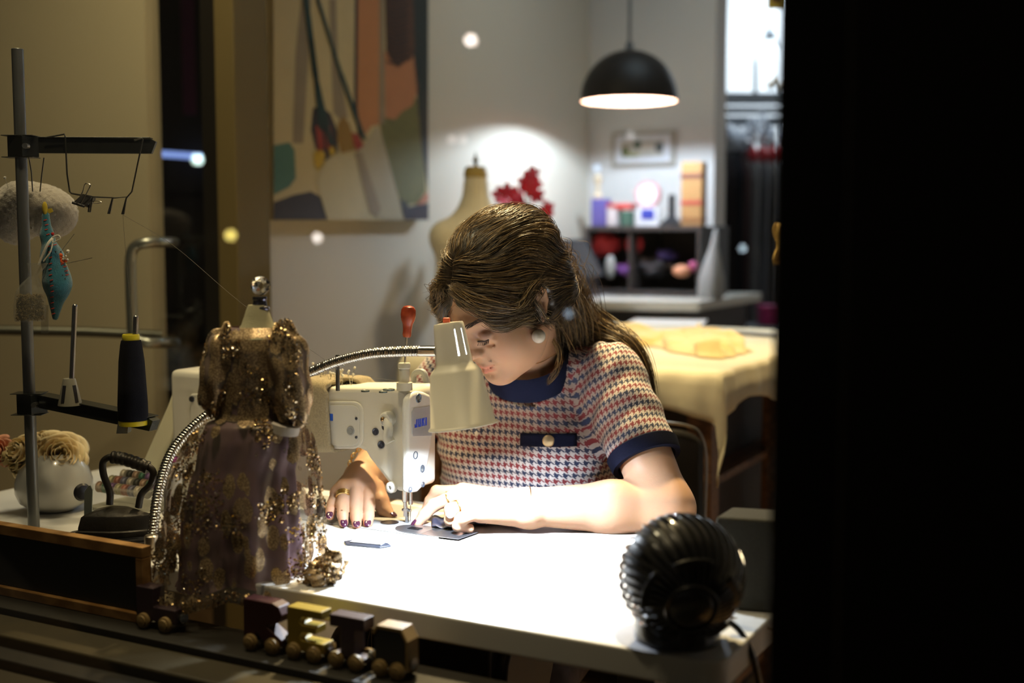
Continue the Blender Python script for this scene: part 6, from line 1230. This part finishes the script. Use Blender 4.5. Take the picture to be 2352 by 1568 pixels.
strands('hair_strands', st, .00040, hcol(ns, .42), ho)
# loose long hair over her left shoulder and back, plus wisps
def bundle(ctrl, n, spread, r=.00045, flare=None):
    C = np.array(catmull(ctrl, 8)); m = len(C); t = np.linspace(0, 1, m); off = rng.normal(0, 1, (n, 1, 3))*spread; fl = (1+.9*np.sin(t*3.1))[None, :, None] if flare is None else np.interp(t, *flare)[None, :, None]
    wob = .0022*np.sin(t[None, :, None]*rng.uniform(3, 9, (n, 1, 1))*2+rng.uniform(0, 6.3, (n, 1, 3))); sh = rng.uniform(.8, 1.0, (n, 1, 1))
    A = C[None]+off*fl+wob; return A
B1 = bundle([at(1230, 600, 2.19), at(1290, 660, 2.23), at(1330, 735, 2.26), at(1385, 770, 2.27), at(1440, 795, 2.235), at(1475, 850, 2.22), at(1492, 915, 2.24)], 620, .011, flare=((0, .3, .7, 1), (2.4, 1.7, .9, .6)))
B2 = bundle([at(1255, 640, 2.16), at(1300, 720, 2.2), at(1315, 790, 2.25), at(1360, 790, 2.30), at(1420, 800, 2.31)], 520, .012, flare=((0, .5, 1), (1.8, 1.6, 1.1)))
B3 = bundle([H(0, -.13, .0), H(.02, -.15, -.05), NB+(-.02, .08, .0), NB+(-.02, .12, -.12), NB+(-.02, .12, -.22)], 420, .016, flare=((0, 1), (1.3, 1.4)))
B4 = bundle([at(1262, 765, 2.15), at(1280, 800, 2.14), at(1283, 840, 2.13), at(1268, 868, 2.125), at(1258, 884, 2.12)], 18, .0012)
B5 = bundle([H(-.086, .0, .035), H(-.094, .004, .0), H(-.088, -.004, -.03), H(-.078, -.02, -.055), H(-.07, -.03, -.075)], 30, .003)
B7 = bundle([H(.05, .055, .075), H(.076, .050, .035), H(.084, .030, -.01), H(.08, .01, -.05)], 200, .0045)
B8 = bundle([H(-.012, .072, .092), H(-.055, .070, .058), H(-.080, .036, .026), H(-.087, -.002, .034), H(-.085, -.05, .03)], 620, .0062, flare=((0, .3, 1), (.7, 1.3, 1.)))
B9 = bundle([H(.022, .072, .092), H(.055, .058, .064), H(.078, .030, .02), H(.083, -.01, .0)], 240, .0045)
def comb(*Bs):
    m = max(b.shape[1] for b in Bs); out = []
    for b in Bs:
        t0 = np.linspace(0, 1, b.shape[1]); t1 = np.linspace(0, 1, m); i = np.clip(np.searchsorted(t0, t1)-1, 0, b.shape[1]-2); w = ((t1-t0[i])/(t0[i+1]-t0[i]))[None, :, None]; out.append(b[:, i]*(1-w)+b[:, i+1]*w)
    return np.concatenate(out)
A = comb(B1, B2, B3, B5, B7, B8, B9); strands('loose_hair', A, .00048, hcol(len(A), .4), ho)
A = B4; strands('hair_wisp', A, .0004, hcol(len(A), 1.)*1.15, ho)
# fly-aways
n = 260; pk = rng.choice(len(Ph), n*6); Lq = (Ph[pk]-HC)@HR/HS; pk = pk[(Lq[:, 2] > .05) | (Lq[:, 1] < -.06)][:n]; p0 = Ph[pk]; nrmv = p0-H(0, -.03, .03); nrmv /= np.linalg.norm(nrmv, axis=1, keepdims=True)
side = np.ones(len(p0)); ph_ = np.zeros(len(p0)); dd = fld(p0)*1.0; t = np.linspace(0, 1, 8)[None, :, None]; ln = rng.uniform(.02, .05, (len(p0), 1, 1)); A = p0[:, None]+dd[:, None]*t*ln+nrmv[:, None]*t*t*ln*rng.uniform(.1, .6, (len(p0), 1, 1))
strands('flyaway_hair', A, .0002, hcol(len(A), .9), ho)
cam = bpy.data.cameras.new('camera'); co = bpy.data.objects.new('camera', cam); COL.objects.link(co); SC.camera = co
cam.sensor_width = 36; cam.lens = F/2352*36; cam.clip_start = .05
co.location = (0, 0, CZ); co.rotation_euler = (math.pi/2-PH, 0, 0)
cam.dof.use_dof = True; cam.dof.focus_distance = 2.0; cam.dof.aperture_fstop = 1.9
vs = SC.view_settings; vs.view_transform = 'Standard'; vs.look = 'None'; vs.gamma = 1; vs.use_curve_mapping = False; vs.exposure = 0
SC.cycles.caustics_refractive = False; SC.cycles.caustics_reflective = False; SC.cycles.sample_clamp_indirect = 4; SC.cycles.max_bounces = 6; SC.cycles.diffuse_bounces = 3; SC.cycles.glossy_bounces = 3; SC.cycles.transmission_bounces = 6; SC.cycles.transparent_max_bounces = 10; SC.cycles.use_adaptive_sampling = True; SC.cycles.adaptive_threshold = .025
SC.cycles.use_denoising = True
